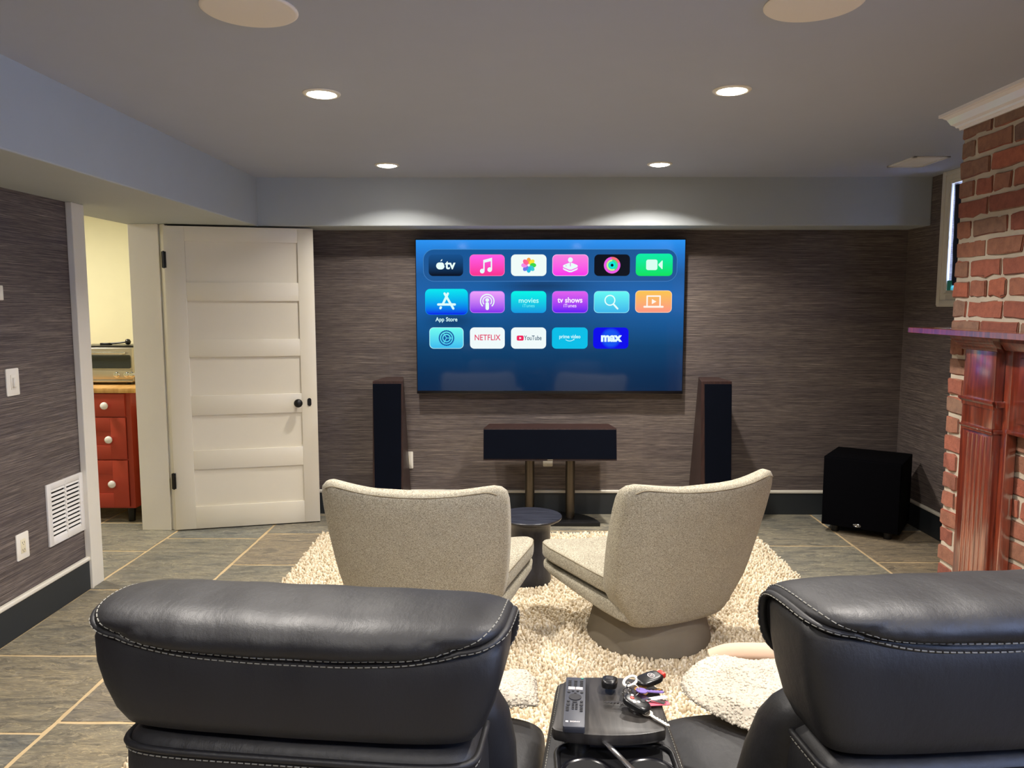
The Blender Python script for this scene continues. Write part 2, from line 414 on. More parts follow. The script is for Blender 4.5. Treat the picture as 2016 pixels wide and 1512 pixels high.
# ---- panelled door, standing open
door = thing('door_1', 'white five panel door standing open with dark knob', None, (-2.292, 5.005, 0), math.atan2(.227, .912)); door['kind'] = 'structure'
bm = B(); Lw, Ht, z0 = .937, 2.017, .008
xa, xb = .128, .834
pz = [(.159, .412), (.540, .778), (.908, 1.165), (1.28, 1.536), (1.656, 1.922)]
# stiles and rails 35 mm thick, panels recessed
box(bm, (0, 0, z0), (xa, .036, Ht), .0015); box(bm, (xb, 0, z0), (Lw, .036, Ht), .0015)
zz = [z0]+[v for p in pz for v in p]+[Ht]
for i in range(0, len(zz), 2): box(bm, (xa, .0004, zz[i]), (xb, .0356, zz[i+1]), .001)
obj('door_frame', bm, 'door', door)
for a, b in pz:
    bm = B(); box(bm, (xa-.004, .012, a-.004), (xb+.004, .024, b+.004)); obj('door_panel', bm, 'door', door)
bm = B()
lathe(bm, [(.0, -.068), (.012, -.067), (.024, -.060), (.029, -.050), (.027, -.040), (.016, -.030), (.009, -.024), (.009, -.006), (.022, -.004), (.022, .0)], (.813, 0, .846), 28, axis='y')
obj('door_knob', bm, 'black', door, 40, 'dark bronze round knob')
bm = B(); pts = rrect(.026, .054, .012); poly_prism(bm, [(p[0]+.885, p[1]+.847) for p in pts], 1, -.004, .001)
obj('keyhole_plate', bm, 'black', door)
for hz in (1.80, .343):
    bm = B(); box(bm, (-.012, -.010, hz-.052), (.014, .0, hz+.052), .001); lathe(bm, [(.006, hz-.055), (.006, hz+.055)], (.0, -.010, 0), 12)
    for s in (-.03, .0, .03): lathe(bm, [(.003, -.013), (.003, -.009)], (.006, 0, hz+s), 8, axis='y')
    obj('hinge', bm, 'black', door)

# ---- window in right wall, seen past the chimney
win = thing('window_1', None, None, (XR, 4.5, 1.5), kind='structure')
bm = B(); cw = .103
def ring_frame(bm, x0, x1, y0, y1, z0, z1, w, bev=.004):
    box(bm, (x0, y0-w, z0-w), (x1, y0, z1+w*.8), bev); box(bm, (x0, y1, z0-w), (x1, y1+w, z1+w*.8), bev)
    box(bm, (x0, y0-.001, z0-w), (x1, y1+.001, z0), bev); box(bm, (x0, y0-.001, z1), (x1, y1+.001, z1+w*.8), bev)
ring_frame(bm, XR-.018, XR+.002, WY0, WY1, WZ0, WZ1, cw); ring_frame(bm, XR-.026, XR-.015, WY0-.06, WY1+.06, WZ0-.06, WZ1+.055, .035, .003)
ring_frame(bm, XR-.022, XR-.015, WY0-.015, WY1+.015, WZ0-.015, WZ1+.015, .012, .002)
obj('window_frame', bm, 'white', win, world=True)
bm = B(); ring_frame(bm, XR+.016, XR+.03, WY0+.012, WY1-.004, WZ0+.012, WZ1-.012, .012); obj('sash', bm, 'white', win, world=True)
bm = B(); box(bm, (XR+.020, WY0+.01, WZ0+.01), (XR+.024, WY1-.002, WZ1-.01)); obj('pane', bm, 'glass', win, world=True)
bm = B(); pts = []
for k in range(41):
    y = 4.12+.792*k/40; pts.append((XR-.001+.006*math.sin(k*1.1), y))
ring1 = [(p[0], p[1]-.055*(.5+.5*math.cos(0)), 1.64) for p in pts]
rings = []
for zi in range(13):
    t = zi/12; z = 1.63+.62*t
    rings.append([(p[0], 4.12+(p[1]-4.12)*(.962+.030*t**.7+.004*math.sin(zi*1.7)), z) for p in pts])
loft(bm, rings, False, closed=False)
o = tag(obj('window_curtain', bm, 'dkcloth', smooth=60), 'dark curtain hanging in the high window beside brick chimney', 'curtain')
md = o.modifiers.new('s', 'SOLIDIFY'); md.thickness = .004
win_added = thing('window_added', None, None, (XR, -.6, 1.5), kind='structure')  # unseen window, added to let bluish daylight onto the left side
bm = B(); ring_frame(bm, XR-.018, XR+.002, VY0, VY1, WZ0, WZ1, .1); obj('window_frame', bm, 'white', win_added, world=True)
bm = B(); ring_frame(bm, XR+.008, XR+.03, VY0+.03, VY1-.03, WZ0+.03, WZ1-.03, .03); box(bm, (XR+.009, -.62, WZ0), (XR+.029, -.58, WZ1)); obj('sash', bm, 'white', win_added, world=True)
bm = B(); box(bm, (XR-.018, 4.870, WZ0), (XR+.014, 4.915, WZ0+.062), .004)
tag(obj('small_box', bm, 'teal'), 'small turquoise box standing on the window sill', 'box')

# ---- kitchen beyond the doorway
bm = B(); box(bm, (-4.9, 6.15, 0), (XLO, 6.25, ZC)); struct('wall_kitchen_back', bm, 'yellow')
bm = B(); box(bm, (-4.9, 3.2, 0), (-4.8, 6.2, ZC)); struct('wall_kitchen_left', bm, 'yellow')
bm = B(); box(bm, (-4.9, 3.1, 0), (XLO, 3.2, ZC)); struct('wall_kitchen_near', bm, 'yellow')
bm = B(); box(bm, (XLO-.012, 3.2, 0), (XLO-.001, YD0-.02, ZC)); box(bm, (XLO-.012, YD1+.035, 0), (XLO-.001, 6.15, ZC)); struct('wall_kitchen_right', bm, 'yellow')
cab = thing('drawer_cabinet', 'red painted drawer cabinet on black legs beyond the doorway', 'cabinet', (-3.0, 5.22, 0))
cx0, cx1, cy0 = -3.35, -2.665, 5.22
bm = B(); box(bm, (cx0, cy0, .10), (cx1, cy0+.6, .91), .003); obj('body', bm, 'red', cab, world=True)
dr = [(.746, .903), (.449, .738), (.112, .440)]; dx0, dx1 = -3.30, -2.70
for i, (a, b) in enumerate(dr):
    bm = B()
    if i == 0: box(bm, (dx0, cy0-.018, a), (dx1, cy0, b), .002)
    else:
        box(bm, (dx0, cy0-.010, a), (dx1, cy0, b), .002); w = .095
        box(bm, (dx0, cy0-.018, a+.0003), (dx0+.10, cy0, b-.0003), .002); box(bm, (dx1-.105, cy0-.018, a+.0003), (dx1, cy0, b-.0003), .002)
        box(bm, (dx0+.10, cy0-.0178, a+.0003), (dx1-.105, cy0, a+.095), .002); box(bm, (dx0+.10, cy0-.0178, b-.095), (dx1-.105, cy0, b-.0003), .002)
    d = obj('drawer', bm, 'red', cab, world=True)
    bm = B(); zc = (.824, .588, .277)[i]; kx = (-2.825, -2.812, -2.805)[i]; ks = 0 if i == 0 else .009
    lathe(bm, [(.008, -.018), (.008, -.030), (.020, -.034), (.026, -.044), (.024, -.054), (.012, -.060), (0, -.061)], (kx, cy0+ks, zc), 20, axis='y')
    obj('knob', bm, 'ceramic', d, 60, world=True, label='white ceramic knob')
for x in (cx0+.05, cx1-.05):
    for y in (cy0+.04, cy0+.54):
        bm = B(); lathe(bm, [(.022, .0), (.028, .1)], (x, y, 0), 12); obj('leg', bm, 'black', cab, world=True)
bm = B(); box(bm, (-3.6, 5.19, .91), (-2.62, 5.85, .943), .003); tag(obj('countertop', bm, 'butcher'), 'wooden butcher block countertop on the red cabinet', 'countertop')
ov = thing('toaster_oven', 'stainless steel toaster oven with dark glass door on countertop', 'toaster oven', (-2.95, 5.45, .943))
ox0, ox1, oy, oz = -3.20, -2.735, 5.42, .943
bm = B(); box(bm, (ox0, oy, oz+.018), (ox1, oy+.33, oz+.265), .012, 3); obj('oven_body', bm, 'steel', ov, world=True)
bm = B(); box(bm, (ox0+.01, oy-.012, oz+.02), (ox1-.005, oy+.001, oz+.035), .002); box(bm, (ox0+.01, oy-.006, oz+.04), (ox1-.005, oy+.001, oz+.105), .002); obj('control_panel', bm, 'steel', ov, world=True)
bm = B(); poly_prism(bm, [(p[0]+(ox0+ox1)/2, p[1]+oz+.165) for p in rrect(ox1-ox0-.03, .095, .012)], 1, oy-.008, oy+.002); obj('oven_door', bm, 'glassdk', ov, world=True)
bm = B(); box(bm, (ox0+.03, oy-.035, oz+.222), (ox1-.04, oy-.022, oz+.236), .005, 3); box(bm, (ox0+.05, oy-.03, oz+.22), (ox0+.07, oy, oz+.235)); box(bm, (ox1-.08, oy-.03, oz+.22), (ox1-.06, oy, oz+.235))
obj('handle', bm, 'chrome', ov, world=True)
for kx in (-2.850, -2.776, -2.742):
    bm = B(); lathe(bm, [(.021, 0), (.021, -.004), (.016, -.006), (.015, -.022), (.010, -.024), (0, -.024)], (kx, oy-.006, oz+.073), 20, axis='y'); obj('knob', bm, 'chrome', ov, world=True)
for x in (ox0+.05, ox1-.05):
    for y in (oy+.03, oy+.25): bm = B(); box(bm, (x-.015, y, oz), (x+.015, y+.03, oz+.02)); obj('foot', bm, 'black', ov, world=True)
bm = B(); box(bm, (ox0+.03, oy+.03, oz+.265), (ox1-.01, oy+.30, oz+.277), .004); tag(obj('baking_tray', bm, 'plastic'), 'thin dark tray lying on top of the toaster oven', 'tray')
bm = B(); tube(bm, [(-3.0, oy+.12, oz+.285), (-2.9, oy+.12, oz+.292), (-2.84, oy+.12, oz+.299)], .006); lathe(bm, [(0, -.022), (.014, -.017), (.021, 0), (.014, .017), (0, .022)], (-2.825, oy+.12, oz+.300), 14)
box(bm, (-3.02, oy+.10, oz+.277), (-2.95, oy+.14, oz+.293), .003)
tag(obj('cooking_utensil', bm, 'plastic', smooth=50), 'black utensil with a round knob end resting on the tray', 'utensil')

# ---- wall plates
def plate(name, label, cat, c, wdir, kind):
    """c centre on wall surface; wdir 'x' = on left wall facing +x, 'y' = on back wall facing -y"""
    t = thing(name, label, cat, c, PI/2 if wdir == 'x' else 0)      # local -y faces the room
    bm = B(); poly_prism(bm, rrect(.088 if kind != 'blank' else .07, .124 if kind != 'blank' else .05, .006, 4), 1, -.006, .0, bev=.0015); obj('plate', bm, 'plate', t)
    if kind == 'switch':
        bm = B(); box(bm, (-.017, -.009, -.033), (.017, -.004, .033), .001); box(bm, (-.010, -.020, -.024), (.008, -.008, .020), .004, 3); obj('paddle', bm, 'plate', t)
    if kind == 'outlet':
        bm = B(); box(bm, (-.017, -.008, -.033), (.017, -.005, .033), .001); r = obj('receptacle', bm, 'ivory', t, label='ivory double receptacle')
        for z in (.017, -.017):
            bm = B(); box(bm, (-.008, -.0085, z-.004), (-.006, -.0075, z+.005)); box(bm, (.006, -.0085, z-.004), (.008, -.0075, z+.005)); box(bm, (-.002, -.0085, z-.010), (.002, -.0075, z-.007)); obj('socket', bm, 'black', r)
    if kind == 'blank':
        bm = B(); lathe(bm, [(.003, -.008), (.003, -.005)], (.0, 0, -.012), 10, axis='y'); obj('jack', bm, 'steel', t)
    return t
plate('light_switch', 'white paddle light switch on the left wall', 'light switch', (XL, 3.461, 1.16), 'x', 'switch')
plate('power_outlet', 'white outlet plate on left wall below the vent grille', 'outlet', (XL, 3.455, .396), 'x', 'outlet')
plate('power_outlet', 'white outlet plate on back wall beside left tower speaker', 'outlet', (-.806, YB, .392), 'y', 'outlet')
plate('cable_plate', 'small white cable plate on wall under centre speaker', 'wall plate', (.212, YB, .372), 'y', 'blank')
bm = B(); box(bm, (XL, 3.27, 1.53), (XL+.022, 3.413, 1.595), .003); tag(obj('thermostat', bm, 'plate'), 'white thermostat at the photo left edge above light switch', 'thermostat')
# return air grille
g = thing('return_vent', 'white louvred return vent low on the left wall', 'vent', (XL, 3.805, .48), PI/2)
gy, gz = .155, .155
bm = B()
for s in (-1, 1):
    box(bm, (s*gy-.017*(1+s)*1.0, -.010, -gz) if s > 0 else (-gy, -.010, -gz), (s*gy, 0, gz) if s > 0 else (-gy+.034, 0, gz), .002)
    box(bm, (-gy+.03, -.0095, gz-.030) if s > 0 else (-gy+.03, -.0095, -gz), (gy-.03, 0, gz) if s > 0 else (gy-.03, 0, -gz+.030), .002)
box(bm, (-.006, -.009, -gz), (.006, 0, gz)); 
for p in ((0, gz-.012), (0, -gz+.012), (-gy+.016, 0), (gy-.016, 0)): lathe(bm, [(.0035, -.012), (.0035, -.009)], (p[0], 0, p[1]), 8, axis='y')
obj('grille_frame', bm, 'vent', g)
bm = B(); box(bm, (-gy+.02, -.002, -gz+.02), (gy-.02, .0, gz-.02)); obj('duct', bm, 'void', g)
for k in range(12):
    z = -.118+.0215*k
    for a, b in ((-.123, -.006), (.006, .123)):
        bm = B(); poly_prism(bm, [(-.0095, z-.006), (-.008, z-.006), (-.003, z+.005), (-.0045, z+.005)], 0, a, b); obj('louvre', bm, 'vent', g, None)
# ceiling vent
g = thing('ceiling_vent', 'white rectangular air vent in the ceiling near brick chimney', 'vent', (2.335, 4.63, ZC))
bm = B(); x0, x1, y0, y1 = -.105, .105, -.16, .16
for lo, hi in (((x0, y0, -.008), (x1, y0+.022, 0)), ((x0, y1-.022, -.008), (x1, y1, 0)), ((x0, y0, -.008), (x0+.022, y1, 0)), ((x1-.022, y0, -.008), (x1, y1, 0))): box(bm, lo, hi, .002)
obj('vent_frame', bm, 'vent', g)
bm = B(); box(bm, (x0+.01, y0+.01, -.002), (x1-.01, y1-.01, -.0005)); obj('duct', bm, 'void', g)
for k in range(9):
    y = y0+.035+.031*k; bm = B(); poly_prism(bm, [(y, -.003), (y+.012, -.0065), (y+.013, -.0055), (y+.001, -.002)], 0, x0+.02, x1-.02); obj('louvre', bm, 'vent', g, None)

# ---- recessed ceiling lights
lights = [(-.79, 4.72, 'left far'), (.84, 4.70, 'right far'), (-.783, 3.15, 'left near'), (.833, 3.115, 'right near'), (-.80, 1.45, 'a'), (.83, 1.45, 'b'), (-.80, -.3, 'c'), (.83, -.3, 'd')]
labs = ['glowing recessed ceiling light above left tower speaker, far row', 'glowing recessed ceiling light above right tower speaker, far row',
        'glowing recessed ceiling light over left swivel chair, near row', 'glowing recessed ceiling light over right swivel chair, near row',
        'recessed ceiling light above the left leather recliner', 'recessed ceiling light above the right leather recliner',
        'recessed ceiling light behind the left leather recliner', 'recessed ceiling light behind the right leather recliner']
proto = None
for i, (x, y, _) in enumerate(lights):
    if proto is None:
        proto = t = thing('recessed_light', labs[0], 'ceiling light', (x, y, ZC), group='recessed ceiling lights')
        bm = B(); lathe(bm, [(.054, -.001), (.055, -.004), (.060, -.007), (.070, -.006), (.075, -.002), (.075, 0), (.054, 0)], seg=40); obj('trim_ring', bm, 'white', t, 50)
        bm = B(); lathe(bm, [(0, -.0135), (.02, -.013), (.038, -.0115), (.050, -.0085), (.055, -.003), (.055, 0), (0, 0)], seg=40); obj('lens', bm, 'lens', t, 50)
    else:
        t = copy_tree(proto); t.location = (x, y, ZC); t['label'] = labs[i]
    L = bpy.data.lights.new('lamp', 'AREA'); L.shape = 'DISK'; L.size = .10; L.energy = CAN_W; L.color = LAMP_COL; L.spread = math.radians(135)
    lo = bpy.data.objects.new('lamp', L); COL.objects.link(lo); lo.parent = t; lo.location = (0, 0, -.016)
# kitchen ceiling fitting
t = thing('kitchen_light', 'round ceiling light in kitchen beyond the doorway', 'ceiling light', (-3.6, 4.9, ZC))
bm = B(); lathe(bm, [(0, -.06), (.10, -.055), (.15, -.03), (.16, 0), (0, 0)], seg=32); obj('diffuser', bm, 'lens', t)
L = bpy.data.lights.new('lamp', 'AREA'); L.shape = 'DISK'; L.size = .28; L.energy = 34; L.color = (1, .95, .84)
lo = bpy.data.objects.new('lamp', L); COL.objects.link(lo); lo.parent = t; lo.location = (0, 0, -.065)
# ceiling speakers
for x, y, lb in ((-.765, 2.275, 'round white flush speaker in ceiling, left of the two'), (.821, 2.245, 'round white flush speaker in ceiling, right of the two')):
    t = thing('ceiling_speaker', lb, 'ceiling speaker', (x, y, ZC), group='flush ceiling speakers')
    bm = B(); lathe(bm, [(0, -.0065), (.125, -.0065), (.130, -.006), (.1345, -.003), (.1345, 0), (0, 0)], seg=64); obj('speaker_grille', bm, 'spkcover', t, 30)

# ================================================================== TELEVISION
tv = thing('television', 'large wall mounted television showing a blue app menu screen', 'television', (.2195, 5.43, .885))
X0, X1, Z0, Z1, TY = -.718, 1.157, .885, 1.966, 5.40
bm = B(); box(bm, (X0, TY+.001, Z0), (X1, TY+.035, Z1), .002); box(bm, (X0+.3, TY+.03, Z0+.2), (X1-.3, YB-.001, Z1-.2), .01)
box(bm, (X0, TY-.003, Z0), (X1, TY+.001, Z0+.020), .001)
for lo, hi in (((X0, TY-.002, Z0), (X0+.005, TY+.002, Z1)), ((X1-.005, TY-.002, Z0), (X1, TY+.002, Z1)), ((X0, TY-.002, Z1-.008), (X1, TY+.002, Z1))): box(bm, lo, hi)
obj('bezel', bm, 'bezel', tv, world=True)
SX0, SX1, SZ0, SZ1 = -.713, 1.152, .906, 1.957
def colored(faces_fn, name, parent, mat):
    bm = B(); lay = bm.loops.layers.float_color.new('Col'); faces_fn(bm, lay); return obj(name, bm, mat, parent, None, world=True)
def cramp(stops, t):
    t = max(0, min(1, t))
    for (a, ca), (b, cb) in zip(stops[:-1], stops[1:]):
        if t <= b: k = (t-a)/(b-a) if b > a else 0; return tuple(ca[i]+(cb[i]-ca[i])*k for i in range(3))
    return stops[-1][1]
def L3(*c): return lin(*c)[:3]
bgst = [(0, L3(0, 36, 70)), (.12, L3(0, 44, 82)), (.3, L3(2, 64, 110)), (.45, L3(14, 86, 148)), (.62, L3(24, 98, 172)), (.78, L3(26, 92, 158)), (.9, L3(30, 118, 205)), (1, L3(40, 146, 240))]
def bg(bm, lay):
    nx, nz = 60, 40; vs = [[bm.verts.new((SX0+(SX1-SX0)*i/nx, TY, SZ0+(SZ1-SZ0)*j/nz)) for i in range(nx+1)] for j in range(nz+1)]
    def c(v):
        u = (v.co.x-SX0)/(SX1-SX0); w = (v.co.z-SZ0)/(SZ1-SZ0); col = list(cramp(bgst, w))
        d = .55*math.exp(-((u-.47)/.16)**2-((w-.70)/.05)**2)+.22*math.exp(-((u-.5)/.3)**2-((w-.5)/.15)**2)+.45*math.exp(-((u-.13)/.09)**2-((w-.47)/.05)**2)
        d2 = .30*math.exp(-((u-.25)/.1)**2-((w-.6)/.1)**2)+.3*math.exp(-((u-.85)/.2)**2-((w-.62)/.1)**2)
        col = [x*(1-min(.8, d)+d2*.5) for x in col]; return (*col, 1)
    for j in range(nz):
        for i in range(nx):
            f = bm.faces.new((vs[j][i], vs[j][i+1], vs[j+1][i+1], vs[j+1][i]))
            for l in f.loops: l[lay] = c(l.vert)
scr = colored(bg, 'screen', tv, 'screen')
yo = TY-.0006
def rr_grad(bm, lay, x0, x1, z0, z1, r, top, bot, y, n=10):
    """rounded rectangle made of strips, vertical gradient"""
    zs = sorted(set([z0, z1]+[z0+r*(1-math.cos(a*PI/2/6)) for a in range(7)]+[z1-r*(1-math.cos(a*PI/2/6)) for a in range(7)]+[z0+(z1-z0)*k/n for k in range(1, n)]))
    def hw(z):
        d = min(z-z0, z1-z)
        return 0 if d >= r else r-math.sqrt(max(0, r*r-(r-d)**2))
    vs = [(bm.verts.new((x0+hw(z), y, z)), bm.verts.new((x1-hw(z), y, z))) for z in zs]
    for (a, b), (c, d) in zip(vs[:-1], vs[1:]):
        f = bm.faces.new((a, b, d, c))
        for l in f.loops:
            t = (l.vert.co.z-z0)/(z1-z0); l[lay] = (*[bot[i]+(top[i]-bot[i])*t for i in range(3)], 1)
def shape(bm, lay, pts, col, y):
    vs = [bm.verts.new((p[0], y, p[1])) for p in pts]; f = bm.faces.new(vs)
    f.normal_update()
    for l in f.loops: l[lay] = (*col, 1)
def disk(bm, lay, cx, cz, r, col, y, n=28, sx=1): shape(bm, lay, [(cx+sx*r*math.cos(2*PI*k/n), cz+r*math.sin(2*PI*k/n)) for k in range(n)], col, y)
def ringp(bm, lay, cx, cz, r0, r1, col, y, a0=0, a1=360, n=36):
    for k in range(n):
        a, b = math.radians(a0+(a1-a0)*k/n), math.radians(a0+(a1-a0)*(k+1)/n)
        shape(bm, lay, [(cx+r0*math.cos(a), cz+r0*math.sin(a)), (cx+r1*math.cos(a), cz+r1*math.sin(a)), (cx+r1*math.cos(b), cz+r1*math.sin(b)), (cx+r0*math.cos(b), cz+r0*math.sin(b))], col, y)
def bar(bm, lay, p, q, w, col, y, cap=True):
    p = Vector(p); q = Vector(q); d = (q-p).normalized(); n = Vector((-d.y, d.x))*w/2
    shape(bm, lay, [tuple(p+n), tuple(p-n), tuple(q-n), tuple(q+n)], col, y)
    if cap: disk(bm, lay, p.x, p.y, w/2, col, y-.0001, 14); disk(bm, lay, q.x, q.y, w/2, col, y-.0001, 14)
def textc(bm, lay, body, size, x, z, col, y, bold=0, sx=1):
    n0 = len(bm.faces); text_bm(bm, body, size, x, y, z, bold, 0, sx); bm.faces.ensure_lookup_table()
    lay = bm.loops.layers.float_color['Col']
    for f in bm.faces[n0:]:
        for l in f.loops: l[lay] = (*col, 1)
    return lay
WH = L3(232, 255, 250)
def dock(bm, lay):
    rr_grad(bm, lay, -.664, 1.100, 1.671, 1.894, .075, L3(70, 140, 200), L3(70, 130, 195), yo)
    rr_grad(bm, lay, -.661, 1.097, 1.674, 1.891, .072, L3(22, 86, 150), L3(30, 88, 150), yo-.0003)
colored(dock, 'menu_dock', scr, 'ui')
cxs = [(-.626, -.386), (-.341, -.097), (-.053, .193), (.234, .484), (.525, .772), (.813, 1.068)]
R1, R2, R3 = (1.709, 1.857), (1.453, 1.605), (1.203, 1.352)
Y1, Y2, Y3, Y4 = yo-.0008, yo-.0012, yo-.0016, yo-.0020
def tile(name, x, z, top, bot, fn, rim=None, r=.030):
    def go(bm, lay):
        if rim: rr_grad(bm, lay, x[0], x[1], z[0], z[1], r, rim, rim, Y1); e = .0035
        else: e = 0
        rr_grad(bm, lay, x[0]+e, x[1]-e, z[0]+e, z[1]-e, r-e*.8, top, bot, Y1-.0002)
        fn(bm, lay, (x[0]+x[1])/2, (z[0]+z[1])/2)
    return colored(go, name, scr, 'ui')
def f_tv(bm, lay, cx, cz):
    ax = cx-.038; s = .028
    out = []
    for k in range(40):   # fruit outline with two lobes
        a = 2*PI*k/40; rr = s*(1+.07*math.cos(2*a)-.10*max(0, math.sin(a))**8-.06*max(0, -math.sin(a))**10)
        out.append((ax+rr*.98*math.cos(a), cz-.004+rr*math.sin(a)))
    out = [p for p in out if (p[0]-(ax+s*1.18))**2+(p[1]-(cz+.004))**2 > (s*.42)**2]
    shape(bm, lay, out, WH, Y3)
    shape(bm, lay, [(ax+.001, cz+.026), (ax+.004, cz+.036), (ax+.014, cz+.042), (ax+.012, cz+.032)], WH, Y3)
    textc(bm, lay, 'tv', .088, cx+.030, cz+.002, WH, Y3, .0025)
tile('app_tile', cxs[0], R1, L3(20, 80, 140), L3(0, 4, 16), f_tv)
def f_note(bm, lay, cx, cz):
    bar(bm, lay, (cx-.022, cz-.036), (cx-.022, cz+.032), .009, WH, Y3, False); bar(bm, lay, (cx+.030, cz-.028), (cx+.030, cz+.045), .009, WH, Y3, False)
    shape(bm, lay, [(cx-.0265, cz+.016), (cx-.0265, cz+.036), (cx+.0345, cz+.052), (cx+.0345, cz+.030)], WH, Y4)
    disk(bm, lay, cx-.034, cz-.040, .016, WH, Y3); disk(bm, lay, cx+.018, cz-.030, .016, WH, Y3)
tile('app_tile', cxs[1], R1, L3(255, 92, 232), L3(250, 50, 140), f_note, L3(255, 120, 190))
def f_flower(bm, lay, cx, cz):
    cols = [(250, 160, 70), (250, 230, 50), (60, 215, 70), (60, 200, 210), (30, 190, 225), (110, 120, 230), (240, 140, 230), (255, 100, 150)]
    for k, c in enumerate(cols):
        a = math.radians(90-45*k); px, pz = cx+.030*math.cos(a), cz+.030*math.sin(a)
        ca, sa = math.cos(a), math.sin(a); pts = []
        for q in range(20):
            b = 2*PI*q/20; u, v = .022*math.cos(b), .0155*math.sin(b); pts.append((px+u*ca-v*sa, pz+u*sa+v*ca))
        shape(bm, lay, pts, L3(*c), Y3-.0001*k)
tile('app_tile', cxs[2], R1, L3(240, 252, 248), L3(240, 252, 248), f_flower)
def f_joy(bm, lay, cx, cz):
    P2 = L3(245, 120, 235)
    for dz, c in ((-.022, WH), (-.012, P2), (-.004, WH)):
        e = .004 if c is P2 else 0
        shape(bm, lay, [(cx-.052-e, cz+dz+.0), (cx-.046, cz+dz-.010), (cx-.008, cz+dz-.026), (cx+.008, cz+dz-.026), (cx+.046, cz+dz-.010), (cx+.052+e, cz+dz), (cx+.046, cz+dz+.006), (cx+.008, cz+dz+.021), (cx-.008, cz+dz+.021), (cx-.046, cz+dz+.006)], c, Y3-.0001*(dz+.03)*100)
    bar(bm, lay, (cx, cz-.008), (cx, cz+.026), .006, P2, Y4-.0006, False); disk(bm, lay, cx, cz+.037, .017, WH, Y4-.0007)
    disk(bm, lay, cx-.030, cz-.004, .003, L3(190, 120, 190), Y4-.0007, 10)
tile('app_tile', cxs[3], R1, L3(250, 130, 222), L3(250, 50, 236), f_joy, L3(255, 190, 240))
def f_rings(bm, lay, cx, cz):
    ringp(bm, lay, cx, cz, .040, .057, L3(240, 90, 230), Y3); ringp(bm, lay, cx, cz, .040, .057, L3(250, 110, 120), Y3-.0001, 20, 95, 10)
    ringp(bm, lay, cx, cz, .027, .039, L3(190, 250, 150), Y3); ringp(bm, lay, cx, cz, .027, .039, L3(70, 230, 140), Y3-.0001, -60, 90, 12)
    ringp(bm, lay, cx, cz, .010, .026, L3(0, 232, 220), Y3)
tile('app_tile', cxs[4], R1, L3(0, 8, 24), L3(0, 6, 20), f_rings)
def f_cam(bm, lay, cx, cz):
    rr_grad(bm, lay, cx-.056, cx+.022, cz-.036, cz+.036, .014, L3(215, 255, 240), L3(215, 255, 240), Y3)
    shape(bm, lay, [(cx+.029, cz+.004), (cx+.029, cz-.004), (cx+.055, cz-.031), (cx+.058, cz-.026), (cx+.058, cz+.026), (cx+.055, cz+.031)], L3(215, 255, 240), Y3)
tile('app_tile', cxs[5], (1.709, 1.862), L3(0, 236, 168), L3(0, 226, 92), f_cam)
def f_astore(bm, lay, cx, cz):
    c = L3(220, 255, 252); w = .016
    bar(bm, lay, (cx+.010, cz+.056), (cx-.024, cz-.014), w, c, Y3); bar(bm, lay, (cx-.013, cz+.056), (cx+.047, cz-.048), w, c, Y3-.0003)
    bar(bm, lay, (cx-.058, cz-.020), (cx+.058, cz-.020), w, c, Y3-.0006); bar(bm, lay, (cx-.043, cz-.046), (cx-.040, cz-.040), w, c, Y3)
def go(bm, lay):
    rr_grad(bm, lay, -.653, -.354, 1.439, 1.620, .036, L3(0, 232, 240), L3(0, 120, 235), Y1); 
    rr_grad(bm, lay, -.650, -.357, 1.442, 1.617, .034, L3(0, 230, 240), L3(0, 0, 232), Y1-.0002)
    f_astore(bm, lay, -.5035, 1.532)
    textc(bm, lay, 'App Store', .040, -.5045, 1.407, L3(210, 250, 255), Y3, .0008, .92)
colored(go, 'app_tile', scr, 'ui')
def f_pod(bm, lay, cx, cz):
    ringp(bm, lay, cx, cz+.006, .043, .051, WH, Y3, -48, 228); ringp(bm, lay, cx, cz+.006, .027, .034, WH, Y3, -42, 222)
    disk(bm, lay, cx, cz+.014, .013, WH, Y3); bar(bm, lay, (cx, cz-.012), (cx, cz-.044), .024, WH, Y4)
tile('app_tile', cxs[1], R2, L3(240, 160, 250), L3(130, 40, 238), f_pod, L3(200, 130, 250))
def f_mov(bm, lay, cx, cz):
    textc(bm, lay, 'movies', .050, cx, cz+.010, L3(190, 255, 250), Y3, .0004); textc(bm, lay, 'iTunes', .032, cx, cz-.026, L3(120, 245, 245), Y3)
tile('app_tile', cxs[2], R2, L3(0, 246, 232), L3(20, 150, 225), f_mov)
def f_shows(bm, lay, cx, cz):
    textc(bm, lay, 'tv shows', .052, cx, cz+.012, L3(250, 235, 255), Y3, .0014, .93); textc(bm, lay, 'iTunes', .034, cx, cz-.026, L3(250, 220, 255), Y3, .0003)
tile('app_tile', cxs[3], R2, L3(226, 96, 238), L3(92, 24, 246), f_shows, L3(190, 120, 250))
def f_mag(bm, lay, cx, cz):
    c = L3(230, 255, 252); ringp(bm, lay, cx-.012, cz+.012, .030, .038, c, Y3); bar(bm, lay, (cx+.016, cz-.018), (cx+.042, cz-.046), .012, c, Y3)
tile('app_tile', cxs[4], R2, L3(100, 248, 244), L3(60, 180, 236), f_mag, L3(150, 235, 245))
def f_lap(bm, lay, cx, cz):
    c = L3(255, 246, 236)
    for p, q in (((cx-.045, cz-.032), (cx-.045, cz+.038)), ((cx+.045, cz-.032), (cx+.045, cz+.038)), ((cx-.045, cz+.038), (cx+.045, cz+.038))): bar(bm, lay, p, q, .010, c, Y3)
    bar(bm, lay, (cx-.064, cz-.036), (cx+.064, cz-.036), .013, c, Y4); shape(bm, lay, [(cx-.012, cz-.018), (cx-.012, cz+.018), (cx+.020, cz)], c, Y3)
tile('app_tile', cxs[5], (1.455, 1.609), L3(250, 196, 80), L3(252, 150, 130), f_lap, L3(255, 215, 180))
